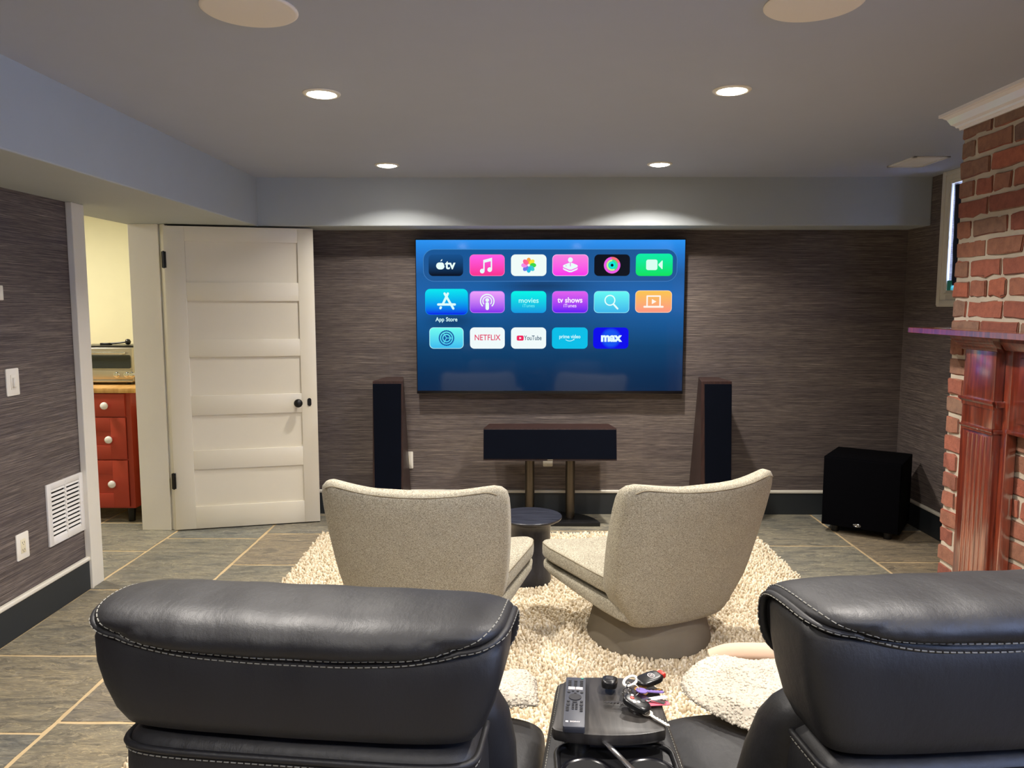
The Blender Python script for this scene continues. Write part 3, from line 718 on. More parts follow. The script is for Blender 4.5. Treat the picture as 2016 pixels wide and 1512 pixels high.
def f_gear(bm, lay, cx, cz):
    c = L3(14, 84, 160); ringp(bm, lay, cx, cz, .046, .054, c, Y3); ringp(bm, lay, cx, cz, .030, .038, c, Y3)
    for k in range(24):
        a = 2*PI*k/24; bar(bm, lay, (cx+.052*math.cos(a), cz+.052*math.sin(a)), (cx+.0555*math.cos(a), cz+.0555*math.sin(a)), .006, c, Y3, False)
    ringp(bm, lay, cx, cz, .0, .022, c, Y3)
    for k in range(3):
        a = math.radians(0+120*k); bar(bm, lay, (cx, cz), (cx+.045*math.cos(a), cz+.045*math.sin(a)), .006, L3(90, 215, 235), Y4, False)
tile('app_tile', cxs[0], R3, L3(110, 250, 240), L3(60, 185, 240), f_gear, L3(190, 245, 250))
tile('app_tile', cxs[1], R3, L3(240, 250, 250), L3(240, 250, 250), lambda bm, lay, cx, cz: textc(bm, lay, 'NETFLIX', .056, cx, cz+.002, L3(225, 50, 100), Y3, .0006, .86))
def f_yt(bm, lay, cx, cz):
    rr_grad(bm, lay, cx-.083, cx-.034, cz-.018, cz+.018, .010, L3(238, 38, 96), L3(238, 38, 96), Y3); shape(bm, lay, [(cx-.064, cz-.008), (cx-.064, cz+.008), (cx-.049, cz)], L3(255, 255, 255), Y4)
    textc(bm, lay, 'YouTube', .046, cx+.030, cz, L3(30, 80, 110), Y3, .0004, .72)
tile('app_tile', cxs[2], R3, L3(240, 250, 250), L3(240, 250, 250), f_yt)
def f_prime(bm, lay, cx, cz):
    c = L3(200, 252, 255); textc(bm, lay, 'prime video', .036, cx, cz+.010, c, Y3, .0006, .86)
    ringp(bm, lay, cx-.001, cz+.026, .044, .048, c, Y3, 232, 310, 12); shape(bm, lay, [(cx+.024, cz-.006), (cx+.033, cz-.005), (cx+.030, cz-.016)], c, Y3)
tile('app_tile', cxs[3], R3, L3(0, 190, 232), L3(0, 190, 232), f_prime)
def f_max(bm, lay, cx, cz):
    n = 10
    for k in range(n):
        t = k/(n-1); c = tuple(L3(0, 20, 235)[i]*(1-t)+L3(10, 84, 240)[i]*t for i in range(3)); disk(bm, lay, cx, cz, .0735*(1-.30*t), c, Y1-.0003-.00002*k, 36)
    textc(bm, lay, 'max', .082, cx, cz+.003, L3(225, 250, 255), Y3, .0042); ringp(bm, lay, cx+.002, cz-.001, .009, .0105, L3(140, 200, 240), Y4, n=20)
tile('app_tile', (.523, .770), R3, L3(0, 0, 236), L3(0, 0, 236), f_max)

# ================================================================== SPEAKERS
def tower(name, label, xf, side):
    """side=-1 for the left tower, +1 right; xf = (front left x, front right x)"""
    xc = (xf[0]+xf[1])/2; t = thing(name, label, 'speaker', (xc, 5.25, 0), group='tower speakers')
    a, b = xf; fy_t, fy_b = 5.13, 5.05
    top = [(a, fy_t, 1.0), (b, fy_t, 1.0), (b-.043 if side < 0 else b-.016, 5.44, 1.0), (a+.040 if side < 0 else a+.054, 5.44, 1.0)]
    bot = [(a-.0, fy_b, .05), (b+.0, fy_b, .05), (b+.005, 5.44, .05), (a-.005, 5.44, .05)]
    def lerp(p, q, k): return tuple(p[i]+(q[i]-p[i])*k for i in range(3))
    bm = B(); loft(bm, [[lerp(p, q, k) for p, q in zip(bot, top)] for k in (0, .5, 1)])
    obj('cabinet', bm, 'rosewood', t, 20, world=True)
    e = .008 if side < 0 else .010; la = a+(.004 if side < 0 else .022); lb = b-(.012 if side < 0 else .004)
    bm = B(); f = lambda z: fy_b+(fy_t-fy_b)*(z-.05)/.95
    la2, lb2 = a+(.020 if side < 0 else .030), b-(.012 if side < 0 else .006)
    loft(bm, [[(la2, f(.07)-.014, .07), (lb2, f(.07)-.014, .07), (lb2, f(.07)+.003, .07), (la2, f(.07)+.003, .07)], [(la, f(.982)-.014, .982), (lb, f(.982)-.014, .982), (lb, f(.982)+.003, .982), (la, f(.982)+.003, .982)]])
    obj('speaker_grille', bm, 'grille', t, 20, world=True)
    bm = B(); box(bm, (a-.03, 5.04, 0), (b+.03, 5.45, .05), .006); obj('plinth', bm, 'plastic', t, world=True)
tower('tower_speaker', 'tall black tower speaker with wooden sides left of television', (-.98, -.776), -1)
tower('tower_speaker', 'tall black tower speaker with wooden sides right of television', (1.222, 1.427), 1)
# centre speaker on its stand
t = thing('center_speaker', 'long black centre speaker with wooden top on twin pole stand', 'speaker', (.212, 5.26, .462))
a, b = -.238, .664
sec = [(5.115, .462), (5.155, .676), (5.33, .682), (5.36, .66), (5.36, .462)]
bm = B(); loft(bm, [[(x, y, z) for y, z in sec] for x in (a, b)])
for v in bm.verts:
    if v.co.y > 5.3: v.co.x += .035 if v.co.x < .2 else -.035
obj('cabinet', bm, 'rosewood', t, 20, world=True)
bm = B(); f = lambda z: 5.115+.04*(z-.462)/.214
loft(bm, [[(x, f(.476)-.012, .476), (x, f(.668)-.012, .668), (x, f(.668)+.003, .668), (x, f(.476)+.003, .476)] for x in (a+.003, b-.003)])
obj('speaker_grille', bm, 'grille', t, 20, world=True)
bm = B(); box(bm, (.195, 5.098, .468), (.232, 5.116, .4735)); obj('badge', bm, 'steel', t, world=True, label='small silver badge')
t = thing('speaker_stand', 'black speaker stand with two bronze poles and curved base', 'stand', (.22, 5.28, 0))
pts = [(-.13, 5.14), (.56, 5.14), (.548, 5.20), (.52, 5.27), (.47, 5.34), (.40, 5.39), (.30, 5.42), (.12, 5.42), (.02, 5.39), (-.05, 5.34), (-.10, 5.27), (-.125, 5.20)]
bm = B(); poly_prism(bm, pts, 2, 0, .028, bev=.003); obj('base', bm, 'plastic', t, world=True)
bm = B(); box(bm, (-.02, 5.17, .448), (.46, 5.36, .461), .003); obj('top_plate', bm, 'plastic', t, world=True)
for x in (.079, .362):
    bm = B(); lathe(bm, [(.033, .028), (.033, .449)], (x, 5.285, 0), 28); obj('pole', bm, 'bronze', t, 40, world=True)
# subwoofer
ang = -math.atan2(.267, .39); sw = thing('subwoofer', 'black cube subwoofer standing in the right corner', 'subwoofer', (2.024, 5.042, 0), ang)
bm = B(); box(bm, (0, .012, .05), (.473, .428, .512), .006, 3); obj('cabinet', bm, 'sub', sw)
bm = B(); box(bm, (.006, -.006, .056), (.467, .013, .506), .006, 3); obj('speaker_grille', bm, 'sub', sw)
for x in (.075, .395):
    for y in (.075, .36):
        bm = B(); lathe(bm, [(.024, 0), (.028, .05)], (x, y, 0), 16); obj('foot', bm, 'plastic', sw)
bm = B(); 
for k, (dx, dz) in enumerate(((-.012, .002), (-.002, -.002), (.0, .006), (.010, .001), (.0, -.007))): lathe(bm, [(.0045, -.009), (.0045, -.005)], (.225+dx, 0, .078+dz), 10, axis='y')
tube(bm, [(.225+.022*math.cos(2*PI*k/24), -.007, .078+.009*math.sin(2*PI*k/24)) for k in range(24)], .0012, 6, closed=True)
obj('badge', bm, 'chrome', sw, label='tiny silver oval badge')

# ================================================================== RUG
def tufts(pts, nrm, hmin, hmax, rad, lean=.35):
    n = len(pts); P = np.asarray(pts, float); N = np.asarray(nrm, float)
    N = N/np.linalg.norm(N, axis=1, keepdims=True)
    ref = np.tile([1., .13, .07], (n, 1)); A = np.cross(N, ref); A /= np.linalg.norm(A, axis=1, keepdims=True); Bv = np.cross(N, A)
    h = rng.uniform(hmin, hmax, n)[:, None]; th = rng.uniform(0, 2*PI, n)[:, None]; le = rng.uniform(0, lean, n)[:, None]
    D = N+(A*np.cos(th)+Bv*np.sin(th))*le; r = rad*rng.uniform(.75, 1.25, n)[:, None]
    V = []
    K = 5
    for lv, (t, s) in enumerate(((0, .8), (.45, 1.05), (.82, .85))):
        for k in range(K):
            a = 2*PI*k/K+lv*.3; V.append(P+D*h*t+(A*math.cos(a)+Bv*math.sin(a))*r*s)
    V.append(P+D*h)
    V = np.stack(V, 1)                       # n, 16, 3
    m = V.shape[1]; F4 = []; F3 = []
    for l in range(2):
        for k in range(K): F4.append((l*K+k, l*K+(k+1) % K, (l+1)*K+(k+1) % K, (l+1)*K+k))
    for k in range(K): F3.append((2*K+k, 2*K+(k+1) % K, 3*K))
    off = (np.arange(n)*m)[:, None, None]
    q = (np.array(F4)[None]+off).reshape(-1); tr = (np.array(F3)[None]+off).reshape(-1)
    me = bpy.data.meshes.new('pile'); me.vertices.add(n*m); me.vertices.foreach_set('co', V.reshape(-1).astype(np.float32))
    nq, nt = n*len(F4), n*len(F3); me.loops.add(len(q)+len(tr)); me.loops.foreach_set('vertex_index', np.concatenate([q, tr]).astype(np.int32))
    me.polygons.add(nq+nt); me.polygons.foreach_set('loop_start', np.concatenate([np.arange(nq)*4, nq*4+np.arange(nt)*3]).astype(np.int32))
    me.polygons.foreach_set('use_smooth', np.ones(nq+nt, bool)); me.update(calc_edges=True); me.validate(); return me
def pile_mat():
    t = NT('wool_pile'); t.set(Roughness=.95); t.b.inputs['Specular IOR Level'].default_value = .1
    g = t.n('ShaderNodeNewGeometry'); r = t.ramp(g, 'Random Per Island', [(0, lin(194, 176, 146)), (.5, lin(220, 206, 180)), (1, lin(236, 225, 204))])
    t.base(r, 'Color'); t.b.inputs['Subsurface Weight'].default_value = 0; return t.m
M['pile'] = pile_mat()
rug = thing('shag_rug', 'ivory shag rug lying on the slate floor under the chairs', 'rug', (.145, 3.45, 0))
RX0, RX1, RY0, RY1 = -1.275, 1.55, 1.98, 4.93
bm = B(); box(bm, (RX0, RY0, .001), (RX1, RY1, .010), .003); obj('rug_backing', bm, 'wool', rug, world=True)
sp = .0138; gx, gy_ = np.meshgrid(np.arange(RX0, RX1, sp), np.arange(RY0, RY1, sp)); gx = gx+rng.uniform(-.0055, .0055, gx.shape); gy_ = gy_+rng.uniform(-.0055, .0055, gy_.shape)
hmod = .006*np.sin(gx*9+np.sin(gy_*5)*2)*np.sin(gy_*11+gx*3)
px = np.stack([gx.ravel()-.145, gy_.ravel()-3.45, np.full(gx.size, .006)+np.clip(hmod.ravel(), -.003, .006)], 1)
me = tufts(px, np.tile([0, 0, 1.], (len(px), 1)), .016, .030, .0072, .6); me.materials.append(M['pile'])
po = bpy.data.objects.new('pile', me); COL.objects.link(po); po.parent = rug; po['kind'] = 'stuff'

# ================================================================== SIDE TABLE
t = thing('side_table', 'small round black drum side table between the swivel chairs', 'side table', (.062, 4.05, .012))
bm = B(); lathe(bm, [(.0, .0), (.114, .0), (.116, .02), (.112, .06), (.110, .30), (.113, .325), (.125, .338), (.0, .338)], seg=56); obj('pedestal', bm, 'dkwood', t, 40)
bm = B(); lathe(bm, [(.0, .335), (.120, .335), (.150, .345), (.169, .356), (.172, .361), (.1725, .366), (.170, .369), (0, .369)], seg=72); obj('tabletop', bm, 'dkwood', t, 30)

# ================================================================== SWIVEL CHAIRS
def chair_mesh():
    root = thing('swivel_chair', '', 'armchair', group='linen swivel chairs')
    # plinth
    bm = B(); lathe(bm, [(0, 0), (.276, 0), (.278, .01), (.256, .10), (.242, .165), (.235, .185), (0, .185)], seg=64)
    obj('plinth', bm, 'linen_base', root, 40)
    # backrest : stacked bent rings
    lv = [  # z, half width, rear y, thickness
        (.146, .215, -.255, .10), (.153, .238, -.272, .13), (.174, .256, -.286, .15), (.212, .280, -.300, .16), (.262, .310, -.318, .16), (.312, .340, -.334, .155), (.375, .354, -.354, .15),
        (.455, .364, -.378, .145), (.535, .372, -.402, .14), (.615, .378, -.426, .13), (.675, .380, -.443, .122), (.720, .379, -.454, .112), (.750, .372, -.457, .100), (.770, .354, -.454, .082), (.781, .330, -.447, .060), (.785, .302, -.438, .034)]
    rings = []
    for z, w, yr, th in lv:
        rg = []
        for u, v in srect(w, th/2, 5.0, 72):
            x = u; y = yr+th/2+v+.58*x*x
            zz = z
            if z > .575: zz += (abs(x)/.38)**2.2*.035*((z-.575)/.21)-.012*((z-.575)/.21)
            rg.append((x, y, zz))
        rings.append(rg)
    bm = B(); loft(bm, rings); back = obj('backrest', bm, 'linen', root, 60)
    # top seam
    bm = B(); pts = []
    for k in range(61):
        x = -.345+.69*k/60; ez = max(0, (abs(x)-.29))/.055; yr = -.452
        pts.append((x, yr-.0010+.58*x*x, .7695+(abs(x)/.38)**2.2*.035-.012-.020*ez**2))
    tube(bm, pts, .0022, 6); obj('seam', bm, 'thread_linen', back, 60)
    # seat cushion
    def slab(ys, z_top_fn, z_bot_fn, wfn, n=5.0):
        rings = []
        for y in ys:
            w = wfn(y); rg = []
            for u, v in srect(w, 1, n, 56):
                x = u; tp, bt = z_top_fn(x, y), z_bot_fn(x, y); rg.append((x, y, (tp+bt)/2+v*(tp-bt)/2))
            rings.append(rg)
        return rings
    def wf(y):
        pts = [(-.26, .285), (-.1, .335), (.1, .375), (.22, .400), (.29, .395), (.33, .368), (.355, .315), (.365, .25)]
        for (a, wa), (b, wb) in zip(pts[:-1], pts[1:]):
            if y <= b: return wa+(wb-wa)*(y-a)/(b-a)
        return pts[-1][1]
    ys = [-.26+.62*k/30 for k in range(31)]+[.3625, .365]
    edge = lambda y: max(0, 1-((max(y, .30)-.30)/.0655)**2)**.5 if y > .30 else 1
    ztop = lambda x, y: .352+.020*(y+.26)/.6+.50*x*x*.75-.012
    def tp(x, y): m = .280+.035*(y+.26)/.6+.30*x*x; return m+.052*edge(y)
    def bt(x, y): m = .280+.035*(y+.26)/.6+.30*x*x; return m-.046*edge(y)
    bm = B(); loft(bm, slab(ys, tp, bt, wf, 6.0)); cush = obj('seat_cushion', bm, 'linen', root, 60)
    bm = B(); pts = [(s*wf(y)*.995, y, tp(wf(y), y)-.022) for s, yy in ((-1, ys),) for y in yy]+[(wf(y)*.995, y, tp(wf(y), y)-.022) for y in reversed(ys)]
    tube(bm, pts, .0022, 6); obj('seam', bm, 'thread_linen', cush, 60)
    # seat shell : thin upholstered pan under the cushion, deep at rear
    wf2 = lambda y: wf(y)*.985
    def tp2(x, y): return bt(x, y)-.004
    def bt2(x, y):
        k = (y+.30)/.62; return .158+.070*min(1, max(0, k))**1.1+.30*x*x*min(1, k*.9+.1)
    def tpz(x, y): return max(tp2(x, y)-.002, bt2(x, y)+.018)
    def btz(x, y): return tpz(x, y)-(tpz(x, y)-bt2(x, y))*edge(y*.999)
    def wf3(y): return min(wf2(y), .20+(y+.30)*1.0) if y < -.10 else wf2(y)
    ys3 = [-.22+.58*k/30 for k in range(31)]
    bm = B(); loft(bm, slab(ys3, tpz, btz, wf3, 6.0)); obj('seat_shell', bm, 'linen', root, 60)
    return root
M['thread_linen'] = plain('linen_piping', lin(120, 110, 92), .9, spec=.1)
c1 = chair_mesh(); c1.location = (-.362, 3.295, .024); c1.rotation_euler = (0, 0, -math.radians(9)); c1['label'] = 'light grey linen swivel chair on the left, facing the television'
c2 = copy_tree(c1); c2.location = (.592, 3.38, .024); c2.rotation_euler = (0, 0, math.radians(26)); c2['label'] = 'light grey linen swivel chair on the right, turned towards side table'

# ================================================================== RECLINERS
def smoothpath(P, n):
    """Catmull-Rom through P"""
    out = []; P = [Vector(p) for p in P]; Q = [2*P[0]-P[1]]+P+[2*P[-1]-P[-2]]; m = len(P)-1
    for i in range(n+1):
        t = m*i/n; k = min(int(t), m-1); f = t-k; a, b, c, d = Q[k:k+4]
        out.append(.5*((2*b)+(-a+c)*f+(2*a-5*b+4*c-d)*f*f+(-a+3*b-3*c+d)*f**3))
    return out
def stitches(bm, pts, ln=.0085, gap=.0035, r=.0011, nrm=None):
    """dashes along a polyline"""
    P = [Vector(p) for p in pts]; acc = 0; segs = []
    S = [0]
    for a, b in zip(P[:-1], P[1:]): S.append(S[-1]+(b-a).length)
    def at(s):
        for i in range(len(S)-1):
            if s <= S[i+1]: return P[i].lerp(P[i+1], (s-S[i])/max(1e-9, S[i+1]-S[i]))
        return P[-1]
    s = 0
    while s+ln < S[-1]: tube(bm, [at(s), at(s+ln/2), at(s+ln)], r, 5); s += ln+gap
def recliner(label, loc, rz, outer, zt, low, inn):
    root = thing('recliner', label, 'recliner', loc, rz, group='leather recliners')
    HW = .352
    def zmap(bm):
        K = (.80, .952, 1.036)
        for v in bm.verts:
            z = v.co.z
            if z <= K[0]: v.co.z = z+zt[0]-K[0]
            elif z <= K[1]: v.co.z = zt[0]+(zt[1]-zt[0])*(z-K[0])/(K[1]-K[0])
            else: v.co.z = zt[1]+(zt[2]-zt[1])*(z-K[1])/(K[2]-K[1])
        return bm
    def zlow(bm):
        for v in bm.verts:
            if v.co.z > .6: v.co.z += low*min(1, (v.co.z-.6)/.1)
        return bm
    # headrest shell (rear panel and sides)
    bm = B(); rings = []
    for z, w, y0, y1 in ((.800, .284, .020, .17), (.806, .302, .008, .18), (.83, .318, .0, .190), (.87, .334, -.005, .193), (.91, .345, -.006, .193), (.95, .349, -.002, .190), (.975, .346, .012, .18), (.992, .32, .03, .165), (.998, .29, .05, .14)):
        rings.append([(u, (y0+y1)/2+v-.010*(1-(u/w)**2), z) for u, v in srect(w, (y1-y0)/2, 7, 72)])
    loft(bm, rings); head = obj('headrest', zmap(bm), 'leather', root, 60)
    # cushion wrapping over the top
    A = smoothpath([(0, -.004, .952), (0, .000, .978), (0, .030, .998), (0, .085, 1.004), (0, .145, .992), (0, .178, .957), (0, .190, .900), (0, .186, .820)], 48)
    A = [(p.y, p.z) for p in A]
    def S(a, b, lift=0.):
        """a across (-1..1), b along the arch (-1 rear seam .. 1 front)"""
        m_ = max(abs(a), abs(b), 1e-6); q_ = max(1e-9, abs(a/m_)**3.2+abs(b/m_)**3.2)**(-1/3.2); q_ = min(1, q_); k_ = 1-(1-q_)*m_*m_*(1 if b < 0 else max(0, 1-b*3)**2+max(0, (b-.45)/.55)**1.5); aa = a*k_; bb = b*k_
        if b < 0: bb = bb + .06*abs(a)**4*(-b)**3
        t = (bb+1)/2*(len(A)-1); t = min(max(t, 0), len(A)-1.001); k = int(t); f = t-k
        y = A[k][0]+(A[k+1][0]-A[k][0])*f; z = A[k][1]+(A[k+1][1]-A[k][1])*f
        dy, dz = A[k+1][0]-A[k][0], A[k+1][1]-A[k][1]; L = math.hypot(dy, dz); ny, nz = -dz/L, dy/L
        T = .032*((1-min(1, abs(a))**9)**.5)*((1-min(1, abs(b))**8)**.6)*(1+.25*math.exp(-((b+.55)/.3)**2))
        T += .0018*math.sin(a*17+b*3)*(1-a*a)*max(0, 1-abs(b+.3))
        T += lift
        # the cushion sags a little over the rear seam in the middle
        sag = -.010*(1-a*a)*max(0, -b)**3
        drop = 0
        return (HW*aa*(1-.02*(b > 0)*b), y+ny*T, z+nz*T+sag-drop)
    def pw(t, e=1.0): return t
    na, nb = 72, 48
    us = [math.sin(PI/2*(2*i/na-1))*.0+(2*i/na-1) for i in range(na+1)]; us = [math.copysign(1-(1-abs(u))**1.35, u) for u in us]
    vsb = [2*j/nb-1 for j in range(nb+1)]; vsb = [math.copysign(1-(1-abs(u))**1.25, u) for u in vsb]
    bm = B(); V = [[bm.verts.new(S(a, b)) for a in us] for b in vsb]
    for j in range(nb):
        for i in range(na): bm.faces.new((V[j][i], V[j][i+1], V[j+1][i+1], V[j+1][i]))
    # roll the border inward to a core so the cushion is closed
    border = [V[0][i] for i in range(na+1)]+[V[j][na] for j in range(1, nb+1)]+[V[nb][i] for i in range(na-1, -1, -1)]+[V[j][0] for j in range(nb-1, 0, -1)]
    core = [bm.verts.new((v.co.x*.88, .095+(v.co.y-.095)*.62, .90+(v.co.z-.90)*.72)) for v in border]; n = len(border)
    for i in range(n): bm.faces.new((border[(i+1) % n], border[i], core[i], core[(i+1) % n]))
    bmesh.ops.recalc_face_normals(bm, faces=bm.faces)
    cu = obj('headrest_cushion', zmap(bm), 'leather', root, 80)
    bm = B(); bpts = [tuple(v) for v in ([S(u, -1) for u in us]+[S(1, b) for b in vsb[1:]])]
    allp = [S(-1, b) for b in reversed(vsb)]+[S(u, -1) for u in us[1:]]+[S(1, b) for b in vsb[1:]]
    off = []
    for p in allp:   # welt sits just outside/below the border
        k = min(1, max(0, (p[1]-.0)/.05)); off.append((p[0]*1.0, p[1]-.002*(1-k), p[2]-.005+.002*k))
    tube(bm, off, .0075, 8); obj('welt', zmap(bm), 'leather', cu, 60)
    def inset(a0, b0, ra, rb, lift):
        path = [(-a0, b) for b in np.linspace(.98, b0+rb, 40)]
        path += [(-a0+ra*(1-math.cos(t)), b0+rb*(1-math.sin(t))) for t in np.linspace(0, PI/2, 12)][1:]
        path += [(a, b0) for a in np.linspace(-a0+ra, a0-ra, 60)][1:]
        path += [(a0-ra*(1-math.sin(t)), b0+rb*(1-math.cos(t))) for t in np.linspace(0, PI/2, 12)][1:]
        path += [(a0, b) for b in np.linspace(b0+rb, .98, 40)][1:]
        return [S(a, b, lift) for a, b in path]
    bm = B(); stitches(bm, inset(.970, -.945, .03, .03, .0012)); obj('stitching', zmap(bm), 'thread', cu, None)
    bm = B(); out2 = []
    for p in off:
        side = min(1, max(0, (p[1]-.0)/.05)); side = side*side*(3-2*side); th = side*PI/2
        out2.append((p[0]+math.copysign(.0078, p[0])*math.sin(th), p[1]-.0076*math.cos(th), p[2]-.0022))
    stitches(bm, out2); obj('stitching', zmap(bm), 'thread', cu, None)
    # lower back: rear shell and front bolster
    bm = B(); rings = []
    for z, w, y0, y1 in ((.12, .285, .06, .24), (.16, .30, .05, .25), (.40, .305, .025, .24), (.60, .307, .008, .22), (.72, .306, .0, .20), (.755, .304, .0, .195), (.775, .298, .006, .19), (.787, .283, .02, .175), (.790, .24, .04, .15)):
        rings.append([(u, (y0+y1)/2+v, z) for u, v in srect(w, (y1-y0)/2, 6, 64)])
    loft(bm, rings); bk = obj('backrest', zlow(bm), 'leather', root, 60)
    bm = B(); rings = []
    for z, w, y0, y1 in ((.42, .27, .20, .40), (.46, .30, .17, .42), (.56, .325, .155, .38), (.68, .325, .13, .32), (.76, .315, .12, .28), (.80, .30, .115, .25), (.825, .27, .13, .23), (.832, .23, .15, .21)):
        rings.append([(u-outer*.02, (y0+y1)/2+v, z) for u, v in srect(w, (y1-y0)/2, 3.2, 56)])
    loft(bm, rings); obj('back_cushion', zlow(bm), 'leather', root, 60)
    bm = B(); seam = [(u, .0975+v, .768) for u, v in srect(.304, .0985, 6, 96)]; seam = seam[48:]+seam[:49]
    rs = [p for p in seam if p[1] < .16]; rs.sort(key=lambda p: math.atan2(p[1]-.0975, p[0]) if p[1] < .0975 or p[0] > 0 else math.atan2(p[1]-.0975, p[0])-2*PI)
    tube(bm, rs, .006, 8); obj('welt', zlow(bm), 'leather', bk, 60)
    bm = B(); stitches(bm, [(p[0]*1.004, p[1]-.002, p[2]-.010) for p in rs]); obj('stitching', zlow(bm), 'thread', bk, None)
    # seat
    bm = B(); rings = []
    for y, w, z0, z1 in ((.20, .33, .30, .50), (.26, .342, .27, .505), (.40, .345, .26, .502), (.56, .345, .26, .500), (.66, .343, .26, .492), (.71, .338, .28, .478), (.73, .325, .31, .455)):
        rings.append([(u-outer*inn, y, (z0+z1)/2+v) for u, v in srect(w, (z1-z0)/2, 5, 56)])
    loft(bm, rings); st = obj('seat', bm, 'leather', root, 60)
    bm = B(); sm = [(x-outer*inn, .345, .5065-.10*max(0, abs(x)-.31)) for x in np.linspace(-.335, .335, 50)]; tube(bm, sm, .004, 8); obj('seam', bm, 'leather', st, 60)
    for dy in (-.009, .009):
        bm = B(); stitches(bm, [(p[0], p[1]+dy, p[2]-.0005) for p in sm]); obj('stitching', bm, 'thread', st, None)
    bm = B(); box(bm, (-.275-outer*.04, .55, .10), (.275-outer*.04, .70, .262), .03, 4); obj('footrest', bm, 'leather', root, 50)
    bm = B(); box(bm, (-.26, .10, .008), (.26, .70, .12), .01, 2); obj('base', bm, 'plastic', root)
    # outer arm
    bm = B(); s = outer; rings = []
    for z, w in ((.03, .055), (.05, .062), (.50, .062), (.56, .068), (.60, .064), (.617, .05), (.622, .03)):
        rings.append([(s*.355+u*(w/.062), .46+v*(1 if z < .6 else .985), z) for u, v in srect(.062, .26, 6, 48)])
    loft(bm, rings); ar = obj('armrest', bm, 'leather', root, 60)
    return root
r1 = recliner('black leather recliner at the left in the foreground', (-.372, 1.175, -.004), -math.radians(6), -1, (.812, .964, 1.026), .012, .030)
r2 = recliner('black leather recliner at the right beside the fireplace', (.800, 1.18, -.002), math.radians(6), 1, (.792, .993, 1.048), -.006, .055)

# seam on each seat
# ================================================================== CONSOLE between the recliners
cn = thing('console', 'leather console with wooden tray and cup holders between recliners', 'console', (.19, 1.45, 0))
def quad_ring(z, dx=0., y0=1.17, y1=1.725):
    def xl(y): return .012+.1377*(y-1.17)   # left edge slants
    def xr(y): return .322
    pts = []
    L = [(xl(y0)+dx, y0+dx), (xr(y0)-dx, y0+dx), (xr(y1)-dx, y1-dx), (xl(y1)+dx, y1-dx)]
    r = .02; out = []
    for i in range(4):
        p = Vector(L[i]); a = (Vector(L[i-1])-p).normalized(); b = (Vector(L[(i+1) % 4])-p).normalized()
        for k in range(6):
            t = k/5; out.append(((p+a*r)*(1-t)**2+p*2*t*(1-t)+(p+b*r)*t**2))
    return [(v.x, v.y, z) for v in out]
bm = B(); loft(bm, [quad_ring(.02, .01), quad_ring(.04, 0), quad_ring(.612, 0), quad_ring(.628, .004), quad_ring(.634, .012)]); body = obj('body', bm, 'leather', cn, 50, world=True)
for pts in ([(.012+.1377*(y-1.17)+.010, y, .6335) for y in np.linspace(1.18, 1.71, 40)], [(.312, y, .6335) for y in np.linspace(1.18, 1.71, 40)]):
    bm = B(); stitches(bm, pts, .006, .003, .0009); obj('stitching', bm, 'thread', body, None, world=True)
# raised rim around the cup tray
bm = B()
inner = [(p[0]+.188, p[1]+1.335, .636) for p in rrect(.226, .235, .035, 8)]
tube(bm, inner, .0065, 8, closed=True); obj('tray_rim', bm, 'plastic', cn, 60, world=True)
bm = B(); poly_prism(bm, [(p[0]+.188, p[1]+1.335) for p in rrect(.222, .231, .033, 8)], 2, .630, .6352); obj('cup_tray', bm, 'plastic', cn, 30, world=True)
for x in (.128, .248):
    bm = B(); y = 1.362
    lathe(bm, [(.0405, .6350), (.0435, .6372), (.0465, .6385), (.0500, .6375), (.052, .6350)], (x, y, 0), 40)
    bmesh.ops.delete(bm, geom=[f for f in bm.faces if len(f.verts) > 6], context='FACES')
    rim = obj('cup_holder', bm, 'cup', cn, 60, world=True)
    bm = B(); lathe(bm, [(0, .6354), (.041, .6354), (.041, .6358), (0, .6358)], (x, y, 0), 40); obj('cup_floor', bm, 'void', rim, world=True)
# wooden swivel tray
def lid_ring(z, s):
    pts = []; cx, cy = .180, 1.520
    base = [(.066, 1.435), (.075, 1.424), (.12, 1.412), (.18, 1.407), (.24, 1.412), (.280, 1.424), (.290, 1.436), (.298, 1.50), (.303, 1.575), (.298, 1.600), (.272, 1.626), (.235, 1.637), (.18, 1.640), (.135, 1.637), (.108, 1.625), (.094, 1.60), (.083, 1.53)]
    P = smoothpath([(*p, 0) for p in base]+[(*base[0], 0)], 96)[:-1]
    return [(cx+(p.x-cx)*s, cy+(p.y-cy)*s, z) for p in P]
bm = B(); loft(bm, [lid_ring(.660, .96), lid_ring(.662, .985), lid_ring(.668, 1.0), lid_ring(.678, 1.0), lid_ring(.6835, .992), lid_ring(.685, .97)]); obj('tray_table', bm, 'traywood', cn, 40, world=True)
bm = B(); lathe(bm, [(.024, .634), (.024, .655), (.020, .661)], (.12, 1.45, 0), 24); obj('tray_pivot', bm, 'plastic', cn, world=True)
# chrome tool across the cup holders
bm = B(); box(bm, (-.045, -.0055, -.002), (.045, .0055, .002), .001)
bmesh.ops.transform(bm, matrix=Matrix.Translation((.192, 1.375, .660)) @ Matrix.Rotation(-math.radians(52), 4, 'Z') @ Matrix.Rotation(math.radians(14), 4, 'Y'), verts=bm.verts)
tag(obj('bottle_opener', bm, 'chrome'), 'chrome bar resting across the console cup holders', 'bottle opener')

